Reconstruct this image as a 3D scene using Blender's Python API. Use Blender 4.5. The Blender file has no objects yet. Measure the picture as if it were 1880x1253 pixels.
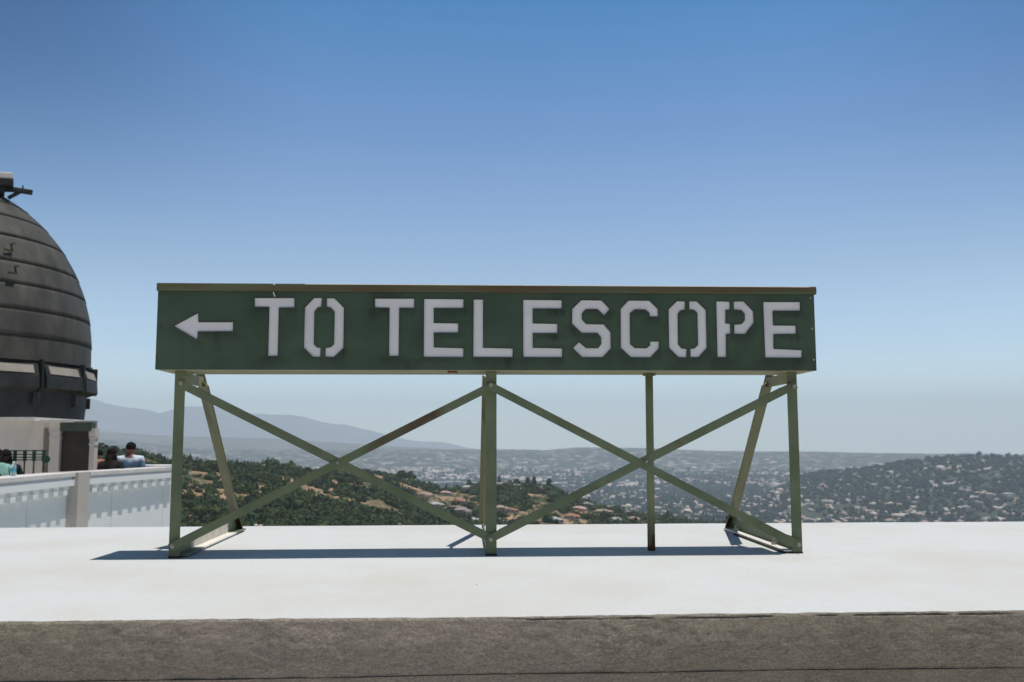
import bpy, bmesh, math, random
import numpy as np
from mathutils import Vector, Matrix, Euler
from mathutils.geometry import tessellate_polygon
R = math.radians
random.seed(7); rng = np.random.default_rng(7)
sc = bpy.context.scene
COL = sc.collection

# ------------------------------------------------------------------ camera
H = 0.31                        # camera height above the parapet top (z = 0)
F = 1750.0
cam_d = bpy.data.cameras.new('camera'); cam = bpy.data.objects.new('camera', cam_d); COL.objects.link(cam)
cam_d.sensor_width = 36; cam_d.lens = 36 * F / 1880
PITCH = math.atan(187.5 / F); YAW = -math.atan(0.048)
CM = Matrix.Rotation(YAW, 4, 'Z') @ Matrix.Rotation(math.pi / 2 + PITCH, 4, 'X') @ Matrix.Rotation(-0.002, 4, 'Z')
cam.matrix_world = Matrix.Translation((0, 0, H)) @ CM
cam_d.clip_start = 0.05; cam_d.clip_end = 60000
sc.camera = cam
CR = CM.to_3x3()
def ray(px, py): return CR @ Vector(((px - 940) / F, -(py - 626.5) / F, -1.0))
def onY(px, py, Y):
    d = ray(px, py); return Vector((0, 0, H)) + d * (Y / d.y)
def onZ(px, py, Z):
    d = ray(px, py); return Vector((0, 0, H)) + d * ((Z - H) / d.z)
def az_slope(px, py):
    d = ray(px, py); h = math.hypot(d.x, d.y); return math.atan2(d.x, d.y), d.z / h

def fbm(x, y, s, o=4, seed=0):
    """cheap smooth value noise"""
    out = 0; amp = 1; tot = 0
    for k in range(o):
        r_ = np.random.default_rng(seed * 31 + k); g = r_.random((64, 64)); xs = x / s * 2 ** k; ys = y / s * 2 ** k
        xi = np.floor(xs).astype(int); yi = np.floor(ys).astype(int); fx = xs - xi; fy = ys - yi
        fx = fx * fx * (3 - 2 * fx); fy = fy * fy * (3 - 2 * fy)
        a = g[xi % 64, yi % 64]; b = g[(xi + 1) % 64, yi % 64]; c = g[xi % 64, (yi + 1) % 64]; d_ = g[(xi + 1) % 64, (yi + 1) % 64]
        out = out + amp * ((a * (1 - fx) + b * fx) * (1 - fy) + (c * (1 - fx) + d_ * fx) * fy); tot += amp; amp *= 0.5
    return out / tot
# ------------------------------------------------------------------ materials
def mat(name, c1, c2=None, scale=5.0, rough=0.8, bump=0.0, bscale=None, detail=6, lo=0.35, hi=0.65, c3=None,
        c3scale=None, c3lo=0.6, c3hi=0.7, metal=0.0, spec=0.3, stretch=(1, 1, 1), tint=False, bdist=0.01, coords='Object', c3x=None):
    m = bpy.data.materials.new(name); m.use_nodes = True
    nt = m.node_tree; N = nt.nodes; L = nt.links
    b = N['Principled BSDF']; b.inputs['Roughness'].default_value = rough; b.inputs['Metallic'].default_value = metal
    b.inputs['Specular IOR Level'].default_value = spec
    tc = N.new('ShaderNodeTexCoord'); mp = N.new('ShaderNodeMapping'); mp.inputs['Scale'].default_value = stretch
    L.new(tc.outputs[coords], mp.inputs['Vector'])
    def noise(s, dt=detail):
        n = N.new('ShaderNodeTexNoise'); n.inputs['Scale'].default_value = s; n.inputs['Detail'].default_value = dt
        n.inputs['Roughness'].default_value = 0.6; L.new(mp.outputs['Vector'], n.inputs['Vector']); return n
    def ramp(n, lo, hi, ca, cb):
        r = N.new('ShaderNodeValToRGB'); L.new(n.outputs['Fac'], r.inputs['Fac'])
        r.color_ramp.elements[0].position = lo; r.color_ramp.elements[1].position = hi
        r.color_ramp.elements[0].color = (*ca, 1); r.color_ramp.elements[1].color = (*cb, 1); return r
    c2 = c2 or c1
    out = ramp(noise(scale), lo, hi, c1, c2).outputs['Color']
    if c3:
        r3 = ramp(noise(c3scale or scale * 0.7, 8), c3lo, c3hi, (0, 0, 0), (1, 1, 1))
        mx = N.new('ShaderNodeMix'); mx.data_type = 'RGBA'; f3 = r3.outputs['Color']
        if c3x:
            sx_ = N.new('ShaderNodeSeparateXYZ'); L.new(tc.outputs[coords], sx_.inputs[0]); mm_ = []
            for p_, q_ in ((c3x[0], c3x[0] + 0.06), (c3x[1], c3x[1] - 0.04)):
                mr_ = N.new('ShaderNodeMapRange'); mr_.inputs['From Min'].default_value = p_; mr_.inputs['From Max'].default_value = q_; L.new(sx_.outputs[0], mr_.inputs['Value']); mm_.append(mr_)
            k_ = N.new('ShaderNodeMath'); k_.operation = 'MULTIPLY'; L.new(mm_[0].outputs[0], k_.inputs[0]); L.new(mm_[1].outputs[0], k_.inputs[1])
            k2_ = N.new('ShaderNodeMath'); k2_.operation = 'MULTIPLY_ADD'; L.new(f3, k2_.inputs[0]); k2_.inputs[1].default_value = 0.45; k2_.inputs[2].default_value = 0.5
            k3_ = N.new('ShaderNodeMath'); k3_.operation = 'MULTIPLY'; L.new(k_.outputs[0], k3_.inputs[0]); L.new(k2_.outputs[0], k3_.inputs[1]); f3 = k3_.outputs[0]
        L.new(f3, mx.inputs['Factor']); L.new(out, mx.inputs['A']); mx.inputs['B'].default_value = (*c3, 1)
        out = mx.outputs['Result']
    if tint:
        at = N.new('ShaderNodeAttribute'); at.attribute_name = 'tint'
        mx = N.new('ShaderNodeMix'); mx.data_type = 'RGBA'; mx.blend_type = 'MULTIPLY'; mx.inputs['Factor'].default_value = 1
        L.new(out, mx.inputs['A']); L.new(at.outputs['Color'], mx.inputs['B']); out = mx.outputs['Result']
    L.new(out, b.inputs['Base Color'])
    if bump:
        bn = noise(bscale or scale * 4, 8); bp = N.new('ShaderNodeBump'); bp.inputs['Strength'].default_value = bump
        bp.inputs['Distance'].default_value = bdist
        L.new(bn.outputs['Fac'], bp.inputs['Height']); L.new(bp.outputs['Normal'], b.inputs['Normal'])
    return m
M = {}
M['green_face'] = mat('green_face_paint', (0.042, 0.082, 0.047), (0.062, 0.11, 0.064), scale=3, rough=0.6, bump=0.12, bscale=60,
                      c3=(0.035, 0.05, 0.032), c3scale=5, c3lo=0.5, c3hi=0.8, bdist=0.002)
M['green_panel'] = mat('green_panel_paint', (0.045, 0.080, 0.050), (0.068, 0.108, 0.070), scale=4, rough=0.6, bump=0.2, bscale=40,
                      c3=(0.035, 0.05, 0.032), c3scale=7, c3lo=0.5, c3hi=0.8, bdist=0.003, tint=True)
M['green'] = mat('green_frame_paint', (0.115, 0.145, 0.08), (0.17, 0.20, 0.115), scale=9, rough=0.55, bump=0.15, bscale=90,
                 c3=(0.13, 0.10, 0.055), c3scale=11, c3lo=0.6, c3hi=0.74, bdist=0.002)
M['conduit'] = mat('olive_conduit_paint', (0.19, 0.22, 0.12), (0.25, 0.27, 0.16), scale=14, rough=0.6, bump=0.15, bscale=80, c3=(0.13, 0.10, 0.06), c3scale=9, c3lo=0.6, c3hi=0.75, bdist=0.002)
M['green_old'] = mat('weathered_olive_paint', (0.12, 0.115, 0.05), (0.15, 0.15, 0.075), scale=8, rough=0.65, bump=0.2, bscale=50,
                     c3=(0.07, 0.05, 0.025), c3scale=6, c3lo=0.52, c3hi=0.68, bdist=0.003, stretch=(3, 1, 0.6))
M['green_under'] = mat('olive_bounce_lit', (0.22, 0.22, 0.13), (0.28, 0.27, 0.17), scale=4, rough=0.6, c3=(0.12, 0.09, 0.05), c3scale=7, c3lo=0.6, c3hi=0.8)  # underside lightened in colour to imitate bounced light; top brackets share it
M['rust_cap'] = mat('rusting_green_trim', (0.10, 0.12, 0.065), (0.13, 0.14, 0.075), scale=3, rough=0.75, bump=0.25, bscale=60,
                    c3=(0.12, 0.07, 0.035), c3scale=2.2, c3lo=0.42, c3hi=0.62, stretch=(1, 1, 6), bdist=0.003)
M['rust'] = mat('rust', (0.10, 0.045, 0.02), (0.16, 0.075, 0.035), scale=30, rough=0.9, bump=0.4, bdist=0.003)
M['rusty_brace'] = mat('half_rusted_green_paint', (0.115, 0.145, 0.08), (0.165, 0.195, 0.11), scale=5, rough=0.65, bump=0.2, bscale=70,
                       c3=(0.10, 0.06, 0.03), c3scale=9.0, c3lo=0.44, c3hi=0.54, bdist=0.002, c3x=(-0.36, -0.12))
M['letter'] = mat('white_acrylic', (0.75, 0.73, 0.74), (0.84, 0.82, 0.83), scale=9, rough=0.45)
M['steel'] = mat('bolt_steel', (0.30, 0.30, 0.24), (0.45, 0.44, 0.36), scale=60, rough=0.45, metal=0.5)
M['white_paint'] = mat('flaking_white_paint', (0.74, 0.70, 0.63), (0.82, 0.79, 0.73), scale=20, rough=0.7, bump=0.3, bscale=70, bdist=0.002)
M['cream_paint'] = mat('cream_paint', (0.55, 0.50, 0.42), (0.66, 0.61, 0.52), scale=16, rough=0.7, bump=0.3, bscale=60, bdist=0.003)
M['stucco_white'] = mat('white_roof_coating', (0.61, 0.63, 0.622), (0.675, 0.69, 0.682), scale=90, rough=0.75, bump=0.5, bscale=120, detail=4, lo=0.3, hi=0.7,
                        c3=(0.60, 0.585, 0.54), c3scale=2.6, c3lo=0.42, c3hi=0.75, bdist=0.003)
M['white_wall'] = mat('white_wall_plaster', (0.84, 0.84, 0.84), (0.88, 0.88, 0.88), scale=1.5, rough=0.8, bump=0.1, bscale=30)
M['shade_wall'] = mat('shaded_plaster', (0.52, 0.46, 0.42), (0.60, 0.54, 0.49), scale=2, rough=0.85, bump=0.1, bscale=30)  # pier shade put into the plaster colour; also tones joints and grit
M['coping'] = mat('worn_coping_plaster', (0.62, 0.58, 0.55), (0.75, 0.72, 0.69), scale=3, rough=0.85)
M['beige_wall'] = mat('beige_plaster', (0.60, 0.56, 0.50), (0.68, 0.64, 0.58), scale=1.2, rough=0.85, stretch=(2, 2, 0.4))
M['floor'] = mat('pale_deck', (0.58, 0.53, 0.46), (0.66, 0.61, 0.54), scale=1.5, rough=0.9)
M['copper'] = mat('weathered_copper', (0.050, 0.047, 0.040), (0.105, 0.098, 0.083), scale=1.1, rough=0.65, metal=0.0, bump=0.2, bscale=5,
                  c3=(0.045, 0.047, 0.041), c3scale=1.6, c3lo=0.45, c3hi=0.75, bdist=0.02, stretch=(1.5, 1.5, 0.5), spec=0.4)
M['coping_dull'] = mat('dull_metal_panel', (0.30, 0.27, 0.23), (0.38, 0.34, 0.29), scale=2, rough=0.6)
M['copper_dark'] = mat('dark_copper', (0.022, 0.024, 0.024), (0.045, 0.048, 0.045), scale=2, rough=0.6, metal=0.1)
M['seam'] = mat('dark_seam', (0.03, 0.027, 0.022), (0.05, 0.04, 0.03), scale=4)
M['door_dark'] = mat('dark_bronze_door', (0.04, 0.033, 0.027), (0.06, 0.05, 0.04), scale=3, rough=0.6)
M['lintel'] = mat('dark_green_copper', (0.045, 0.065, 0.05), (0.07, 0.09, 0.07), scale=3, rough=0.6)
M['rail_green'] = mat('green_railing_paint', (0.02, 0.07, 0.05), (0.03, 0.09, 0.06), scale=8, rough=0.5)
M['skin'] = mat('skin', (0.34, 0.17, 0.11), (0.38, 0.20, 0.13), scale=10, rough=0.55)
M['skin_tan'] = mat('tan_skin', (0.20, 0.09, 0.055), (0.24, 0.11, 0.07), scale=10, rough=0.55)
M['hair'] = mat('black_hair', (0.008, 0.007, 0.007), (0.02, 0.016, 0.014), scale=40, rough=0.85, spec=0.1, stretch=(4, 4, 1))
M['black_cloth'] = mat('black_cloth', (0.012, 0.012, 0.016), (0.02, 0.02, 0.025), scale=12, rough=0.9)
M['teal_cloth'] = mat('pale_teal_cloth', (0.16, 0.36, 0.31), (0.30, 0.52, 0.46), scale=9, rough=0.9)
M['red_cloth'] = mat('red_cloth', (0.34, 0.035, 0.03), (0.42, 0.06, 0.05), scale=9, rough=0.9)
M['jeans'] = mat('blue_denim', (0.05, 0.09, 0.15), (0.08, 0.13, 0.2), scale=20, rough=0.9)
M['dark_trousers'] = mat('dark_trousers', (0.03, 0.03, 0.035), (0.045, 0.045, 0.05), scale=20, rough=0.9)
M['tan_cloth'] = mat('tan_cloth', (0.45, 0.36, 0.24), (0.55, 0.45, 0.32), scale=9, rough=0.9)

# tie dye shirt (white shoulders, blue below)
m = bpy.data.materials.new('dip_dyed_shirt'); m.use_nodes = True; N = m.node_tree.nodes; L = m.node_tree.links
tc = N.new('ShaderNodeTexCoord'); sp = N.new('ShaderNodeSeparateXYZ'); L.new(tc.outputs['Object'], sp.inputs[0])
nz = N.new('ShaderNodeTexNoise'); nz.inputs['Scale'].default_value = 9; L.new(tc.outputs['Object'], nz.inputs['Vector'])
ma = N.new('ShaderNodeMath'); ma.operation = 'MULTIPLY_ADD'; L.new(nz.outputs['Fac'], ma.inputs[0]); ma.inputs[1].default_value = 0.16; L.new(sp.outputs['Z'], ma.inputs[2])
rp = N.new('ShaderNodeValToRGB'); mr = N.new('ShaderNodeMapRange'); mr.inputs['From Min'].default_value = 1.31; mr.inputs['From Max'].default_value = 1.61
L.new(ma.outputs[0], mr.inputs['Value']); L.new(mr.outputs[0], rp.inputs['Fac'])
rp.color_ramp.elements[0].position = 0.40; rp.color_ramp.elements[0].color = (0.10, 0.17, 0.27, 1)
rp.color_ramp.elements[1].position = 0.72; rp.color_ramp.elements[1].color = (0.66, 0.74, 0.80, 1)
L.new(rp.outputs['Color'], N['Principled BSDF'].inputs['Base Color']); N['Principled BSDF'].inputs['Roughness'].default_value = 0.9
M['dip_dye'] = m

m = bpy.data.materials.new('clear_plastic'); m.use_nodes = True
b = m.node_tree.nodes['Principled BSDF']; b.inputs['Base Color'].default_value = (0.75, 0.88, 0.92, 1); b.inputs['Roughness'].default_value = 0.1
b.inputs['Transmission Weight'].default_value = 0.8; b.inputs['IOR'].default_value = 1.33
M['plastic'] = m
M['bottle_label'] = mat('blue_bottle_label', (0.05, 0.35, 0.5), (0.1, 0.45, 0.6), scale=30)

# ------------------------------------------------------------------ mesh helpers
def raw(name, verts, faces, ms, parent=None, smooth=False, mi=None):
    me = bpy.data.meshes.new(name); me.from_pydata([tuple(v) for v in verts], [], faces)
    ms = ms if isinstance(ms, (list, tuple)) else [ms]
    for x in ms: me.materials.append(x)
    if mi is not None: me.polygons.foreach_set('material_index', mi)
    if smooth: me.polygons.foreach_set('use_smooth', [True] * len(me.polygons))
    me.update()
    o = bpy.data.objects.new(name, me); COL.objects.link(o)
    if parent: o.parent = parent
    return o
class MB:
    def __init__(s): s.bm = bmesh.new()
    def box(s, lo, hi, mtx=None, bev=0.0):
        r = bmesh.ops.create_cube(s.bm, size=1)
        vs = r['verts']; lo = Vector(lo); hi = Vector(hi)
        for v in vs:
            v.co = Vector(((lo[i] + hi[i]) / 2 + v.co[i] * (hi[i] - lo[i]) for i in range(3)))
        if bev:
            es = list({e for v in vs for e in v.link_edges})
            q = bmesh.ops.bevel(s.bm, geom=es, offset=bev, segments=1, affect='EDGES')
            vs = list({v for f in q['faces'] for v in f.verts} | {v for v in vs if v.is_valid})
        if mtx is not None:
            for v in vs: v.co = mtx @ v.co
        return s
    def bar(s, a, b, w, t, up=(0, 0, 1), bev=0.0):
        """flat bar from a to b: width w along (dir x up-normal), thickness t along the normal"""
        a = Vector(a); b = Vector(b); z = (b - a); ln = z.length; z.normalize()
        n = Vector(up); n = (n - z * n.dot(z)).normalized(); x = n.cross(z)
        mt = Matrix((x, n, z)).transposed().to_4x4(); mt.translation = a
        return s.box((-w / 2, -t / 2, 0), (w / 2, t / 2, ln), mt, bev)
    def cyl(s, a, b, r, r2=None, seg=16, caps=True):
        a = Vector(a); b = Vector(b); z = (b - a); ln = z.length
        q = z.to_track_quat('Z', 'Y').to_matrix().to_4x4(); q.translation = (a + b) / 2
        bmesh.ops.create_cone(s.bm, cap_ends=caps, segments=seg, radius1=r, radius2=r if r2 is None else r2, depth=ln, matrix=q)
        return s
    def ball(s, c, r, sc_=(1, 1, 1), seg=16):
        mt = Matrix.Translation(c) @ Matrix.Diagonal((r * sc_[0], r * sc_[1], r * sc_[2], 1))
        bmesh.ops.create_uvsphere(s.bm, u_segments=seg, v_segments=max(6, seg // 2), radius=1, matrix=mt); return s
    def build(s, name, m_, parent=None, smooth=False):
        me = bpy.data.meshes.new(name); bmesh.ops.recalc_face_normals(s.bm, faces=s.bm.faces); s.bm.to_mesh(me); s.bm.free()
        for x in (m_ if isinstance(m_, (list, tuple)) else [m_]): me.materials.append(x)
        if smooth: me.polygons.foreach_set('use_smooth', [True] * len(me.polygons))
        o = bpy.data.objects.new(name, me); COL.objects.link(o)
        if parent: o.parent = parent
        return o
def tag(o, label, cat, group=None):
    o['label'] = label; o['category'] = cat
    if group: o['group'] = group
    return o
def thing(name, label, cat, loc=(0, 0, 0), group=None, rz=0):
    o = bpy.data.objects.new(name, None); COL.objects.link(o); o.location = loc; o.rotation_euler = (0, 0, rz)
    o.empty_display_size = 0.3
    return tag(o, label, cat, group)
def struct(o): o['kind'] = 'structure'; return o
def offset_children(root):
    """children were modelled in world space: shift their mesh so the root can stand at its base"""
    inv = Matrix.Translation(-root.location)
    for c in root.children:
        if c.type == 'MESH':
            c.data.transform(inv)
            for g in c.children:
                if g.type == 'MESH': g.data.transform(inv)

SKYT = ((0.0, (4.9, 4.9, 4.9)), (0.10, (2.75, 2.8, 2.85)), (0.17, (2.15, 2.2, 2.2)), (0.31, (1.2, 1.65, 2.02)), (0.44, (0.34, 1.36, 1.9)), (0.56, (0.25, 0.7, 0.9)), (0.75, (0.12, 0.35, 0.5)))  # sky tint by height; overhead part dimmed out of view to deepen shade
# ------------------------------------------------------------------ light, sky
SUN = Vector((-0.213, 0.035, -1.0)).normalized()
sd = bpy.data.lights.new('sun', 'SUN'); so = bpy.data.objects.new('sun', sd); COL.objects.link(so)
sd.energy = 4.2; sd.angle = R(0.5); sd.color = (1.0, 0.955, 0.89)
so.rotation_euler = (-SUN).to_track_quat('Z', 'Y').to_euler(); so.location = (5, -3, 20)
w = bpy.data.worlds.new('World'); sc.world = w; w.use_nodes = True
N = w.node_tree.nodes; L = w.node_tree.links
sky = N.new('ShaderNodeTexSky'); sky.sky_type = 'NISHITA'; sky.sun_disc = False
sky.sun_elevation = math.asin(-SUN.z); sky.sun_rotation = math.atan2(-SUN.x, -SUN.y)
sky.altitude = 350; sky.air_density = 1.0; sky.dust_density = 1.0; sky.ozone_density = 2.5
tcw = N.new('ShaderNodeTexCoord'); sw = N.new('ShaderNodeSeparateXYZ'); L.new(tcw.outputs['Generated'], sw.inputs[0])
mxz = N.new('ShaderNodeMath'); mxz.operation = 'MAXIMUM'; L.new(sw.outputs['Z'], mxz.inputs[0]); mxz.inputs[1].default_value = 0.02
cw = N.new('ShaderNodeCombineXYZ'); L.new(sw.outputs['X'], cw.inputs[0]); L.new(sw.outputs['Y'], cw.inputs[1]); L.new(mxz.outputs[0], cw.inputs[2]); L.new(cw.outputs[0], sky.inputs['Vector'])
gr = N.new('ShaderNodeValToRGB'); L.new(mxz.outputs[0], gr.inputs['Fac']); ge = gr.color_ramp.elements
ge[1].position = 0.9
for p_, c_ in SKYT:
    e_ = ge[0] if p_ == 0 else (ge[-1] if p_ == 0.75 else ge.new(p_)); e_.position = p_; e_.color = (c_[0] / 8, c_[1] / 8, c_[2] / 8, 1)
vs_ = N.new('ShaderNodeVectorMath'); vs_.operation = 'SCALE'; vs_.inputs['Scale'].default_value = 4.0
mt_ = N.new('ShaderNodeMix'); mt_.data_type = 'RGBA'; mt_.blend_type = 'MULTIPLY'; mt_.inputs['Factor'].default_value = 1
L.new(sky.outputs['Color'], mt_.inputs['A']); L.new(gr.outputs['Color'], mt_.inputs['B'])
def mrw(src, a, b, c, d):
    q = N.new('ShaderNodeMapRange'); q.interpolation_type = 'SMOOTHSTEP'; L.new(src, q.inputs['Value'])
    for k, v in zip(('From Min', 'From Max', 'To Min', 'To Max'), (a, b, c, d)): q.inputs[k].default_value = v
    return q.outputs[0]
def mulw(a, b):
    q = N.new('ShaderNodeMath'); q.operation = 'MULTIPLY'; L.new(a, q.inputs[0]); L.new(b, q.inputs[1]); return q.outputs[0]
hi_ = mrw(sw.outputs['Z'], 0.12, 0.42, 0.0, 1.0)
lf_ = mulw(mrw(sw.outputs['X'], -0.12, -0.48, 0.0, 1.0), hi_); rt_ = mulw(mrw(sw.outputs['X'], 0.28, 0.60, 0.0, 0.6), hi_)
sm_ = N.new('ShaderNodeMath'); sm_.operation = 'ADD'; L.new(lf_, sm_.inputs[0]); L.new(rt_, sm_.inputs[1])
dp_ = N.new('ShaderNodeMix'); dp_.data_type = 'RGBA'; dp_.blend_type = 'MULTIPLY'; L.new(sm_.outputs[0], dp_.inputs['Factor']); L.new(mt_.outputs['Result'], dp_.inputs['A']); dp_.inputs['B'].default_value = (0.06, 0.36, 0.52, 1)  # lens vignette painted into the sky: upper left and right darkened
bk_ = N.new('ShaderNodeMix'); bk_.data_type = 'RGBA'; bk_.blend_type = 'MULTIPLY'; L.new(mrw(sw.outputs['Y'], 0.35, -0.2, 0.0, 1.0), bk_.inputs['Factor']); L.new(dp_.outputs['Result'], bk_.inputs['A']); bk_.inputs['B'].default_value = (0.45, 0.5, 0.55, 1)  # unseen sky behind the camera dimmed to cut fill light
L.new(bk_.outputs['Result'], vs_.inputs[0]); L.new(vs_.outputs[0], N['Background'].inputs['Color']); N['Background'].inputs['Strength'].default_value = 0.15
sc.view_settings.view_transform = 'Standard'; sc.view_settings.look = 'None'; sc.view_settings.exposure = -0.12; sc.view_settings.gamma = 1
sc.cycles.volume_step_rate = 5; sc.cycles.volume_bounces = 3; sc.cycles.volume_max_steps = 64
sc.cycles.max_bounces = 8; sc.cycles.diffuse_bounces = 4; sc.cycles.transparent_max_bounces = 8

# ================================================================== SIGN
YL = onZ(900, 1020.5, 0).y             # front plane of the legs
YF = YL - 0.045                        # front face of the box
BD = 0.185                             # depth of the box
sign = thing('sign', 'green metal box sign reading TO TELESCOPE beside a white arrow, on an angle-iron frame',
             'sign', (onY(900, 1020, YL).x, YL, 0))
def fp(px, py, Y=None): return onY(px, py, YF if Y is None else Y)
zt = (fp(289, 521).z + fp(1498, 528).z) / 2; zb = (fp(286, 678).z + fp(1499, 681.5).z) / 2
xl = (fp(289, 535).x + fp(286, 677).x) / 2; xr = (fp(1494.5, 540).x + fp(1499, 681).x) / 2
print('SIGN', YL, YF, zt, zb, xl, xr, 'near', onZ(940, 1131, 0), 'far', onZ(940, 962, 0))
BM = Matrix(((1, 0, 0), (0, 1, 0), (0, 0, 1)))
def z3(pts): return [(270 + x * 430 / 1880, 500 + y * 200 / 874.4) for x, y in pts]
def z4(pts): return [(x + 400, y) for x, y in z3(pts)]
def z5(pts): return [(x + 810, y) for x, y in z3(pts)]
GLY = [('arrow', z3([(215,433),(410,328),(411,402),(690,402),(688,474),(406,476),(403,543)])),
 ('letter', z3([(862,208),(1182,208),(1182,284),(1057,284),(1048,673),(970,673),(980,280),(862,278)])),
 ('letter', z3([(1340,208),(1402,208),(1398,278),(1370,283),(1342,318),(1338,580),(1362,605),(1392,608),(1390,680),(1330,678),(1258,605),(1266,285)])),
 ('letter', z3([(1442,210),(1502,210),(1580,288),(1575,608),(1500,680),(1430,680),(1432,608),(1470,605),(1499,580),(1505,320),(1475,285),(1442,278)])),
 ('letter', z4([(80,213),(395,213),(394,287),(275,287),(270,673),(193,673),(197,286),(80,284)])),
 ('letter', z4([(475,215),(790,218),(790,288),(552,288),(552,409),(749,412),(749,485),(552,485),(553,605),(790,612),(790,682),(472,681)])),
 ('letter', z4([(873,220),(948,220),(948,608),(1187,614),(1185,683),(870,681)])),
 ('letter', z4([(1270,222),(1580,226),(1580,292),(1347,292),(1347,412),(1545,416),(1545,489),(1347,489),(1347,608),(1583,613),(1583,683),(1272,682)])),
 ('letter', z5([(-53,225),(108,228),(172,297),(128,347),(75,297),(-18,297),(-51,330),(-51,380),(-18,417),(125,420),(180,485),(182,612),(115,683),(-48,683),(-123,610),(-73,562),(-18,610),(80,612),(105,577),(103,522),(75,488),(-53,488),(-130,413),(-128,297)])),
 ('letter', z5([(325,228),(492,230),(560,298),(560,357),(495,355),(490,325),(458,300),(372,300),(335,328),(337,578),(375,610),(468,612),(497,590),(497,558),(568,558),(567,612),(498,685),(343,683),(262,608),(260,297)])),
 ('letter', z5([(715,232),(778,235),(776,302),(745,305),(720,330),(722,580),(748,612),(790,617),(788,685),(725,683),(650,608),(645,300)])),
 ('letter', z5([(810,234),(872,235),(945,305),(952,608),(885,683),(822,683),(820,617),(855,613),(882,585),(877,328),(850,303),(812,300)])),
 ('letter', z5([(1028,235),(1137,237),(1137,302),(1103,303),(1103,412),(1140,415),(1143,495),(1107,497),(1108,683),(1038,683)])),
 ('letter', z5([(1168,237),(1247,235),(1325,315),(1330,405),(1260,497),(1173,495),(1172,423),(1230,418),(1257,388),(1257,335),(1230,305),(1170,300)])),
 ('letter', z5([(1405,240),(1702,240),(1702,309),(1482,310),(1486,428),(1668,430),(1668,495),(1488,497),(1490,617),(1718,627),(1715,688),(1422,686)]))]
def prism(name, loops, y0, y1, m_, parent, caps=(True, True), sidemat=0, ms2=None):
    """loops: outer then holes, (x,z) lists; extruded from y0 (front) to y1 (back)"""
    tri = tessellate_polygon([[Vector((x, z, 0)) for x, z in lp] for lp in loops])
    flat = [p for lp in loops for p in lp]; n = len(flat)
    vs = [(x, y0, z) for x, z in flat] + [(x, y1, z) for x, z in flat]; fs = []; mi = []
    for t in tri:
        fs.append(tuple(t)); mi.append(0)
        fs.append(tuple(i + n for i in reversed(t))); mi.append(0)
    k = 0
    for lp in loops:
        for i in range(len(lp)):
            a = k + i; b_ = k + (i + 1) % len(lp); fs.append((a, b_, b_ + n, a + n)); mi.append(sidemat)
        k += len(lp)
    o = raw(name, vs, fs, m_, parent, mi=mi)
    bm = bmesh.new(); bm.from_mesh(o.data); bmesh.ops.recalc_face_normals(bm, faces=bm.faces); bm.to_mesh(o.data); bm.free()
    return o
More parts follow.
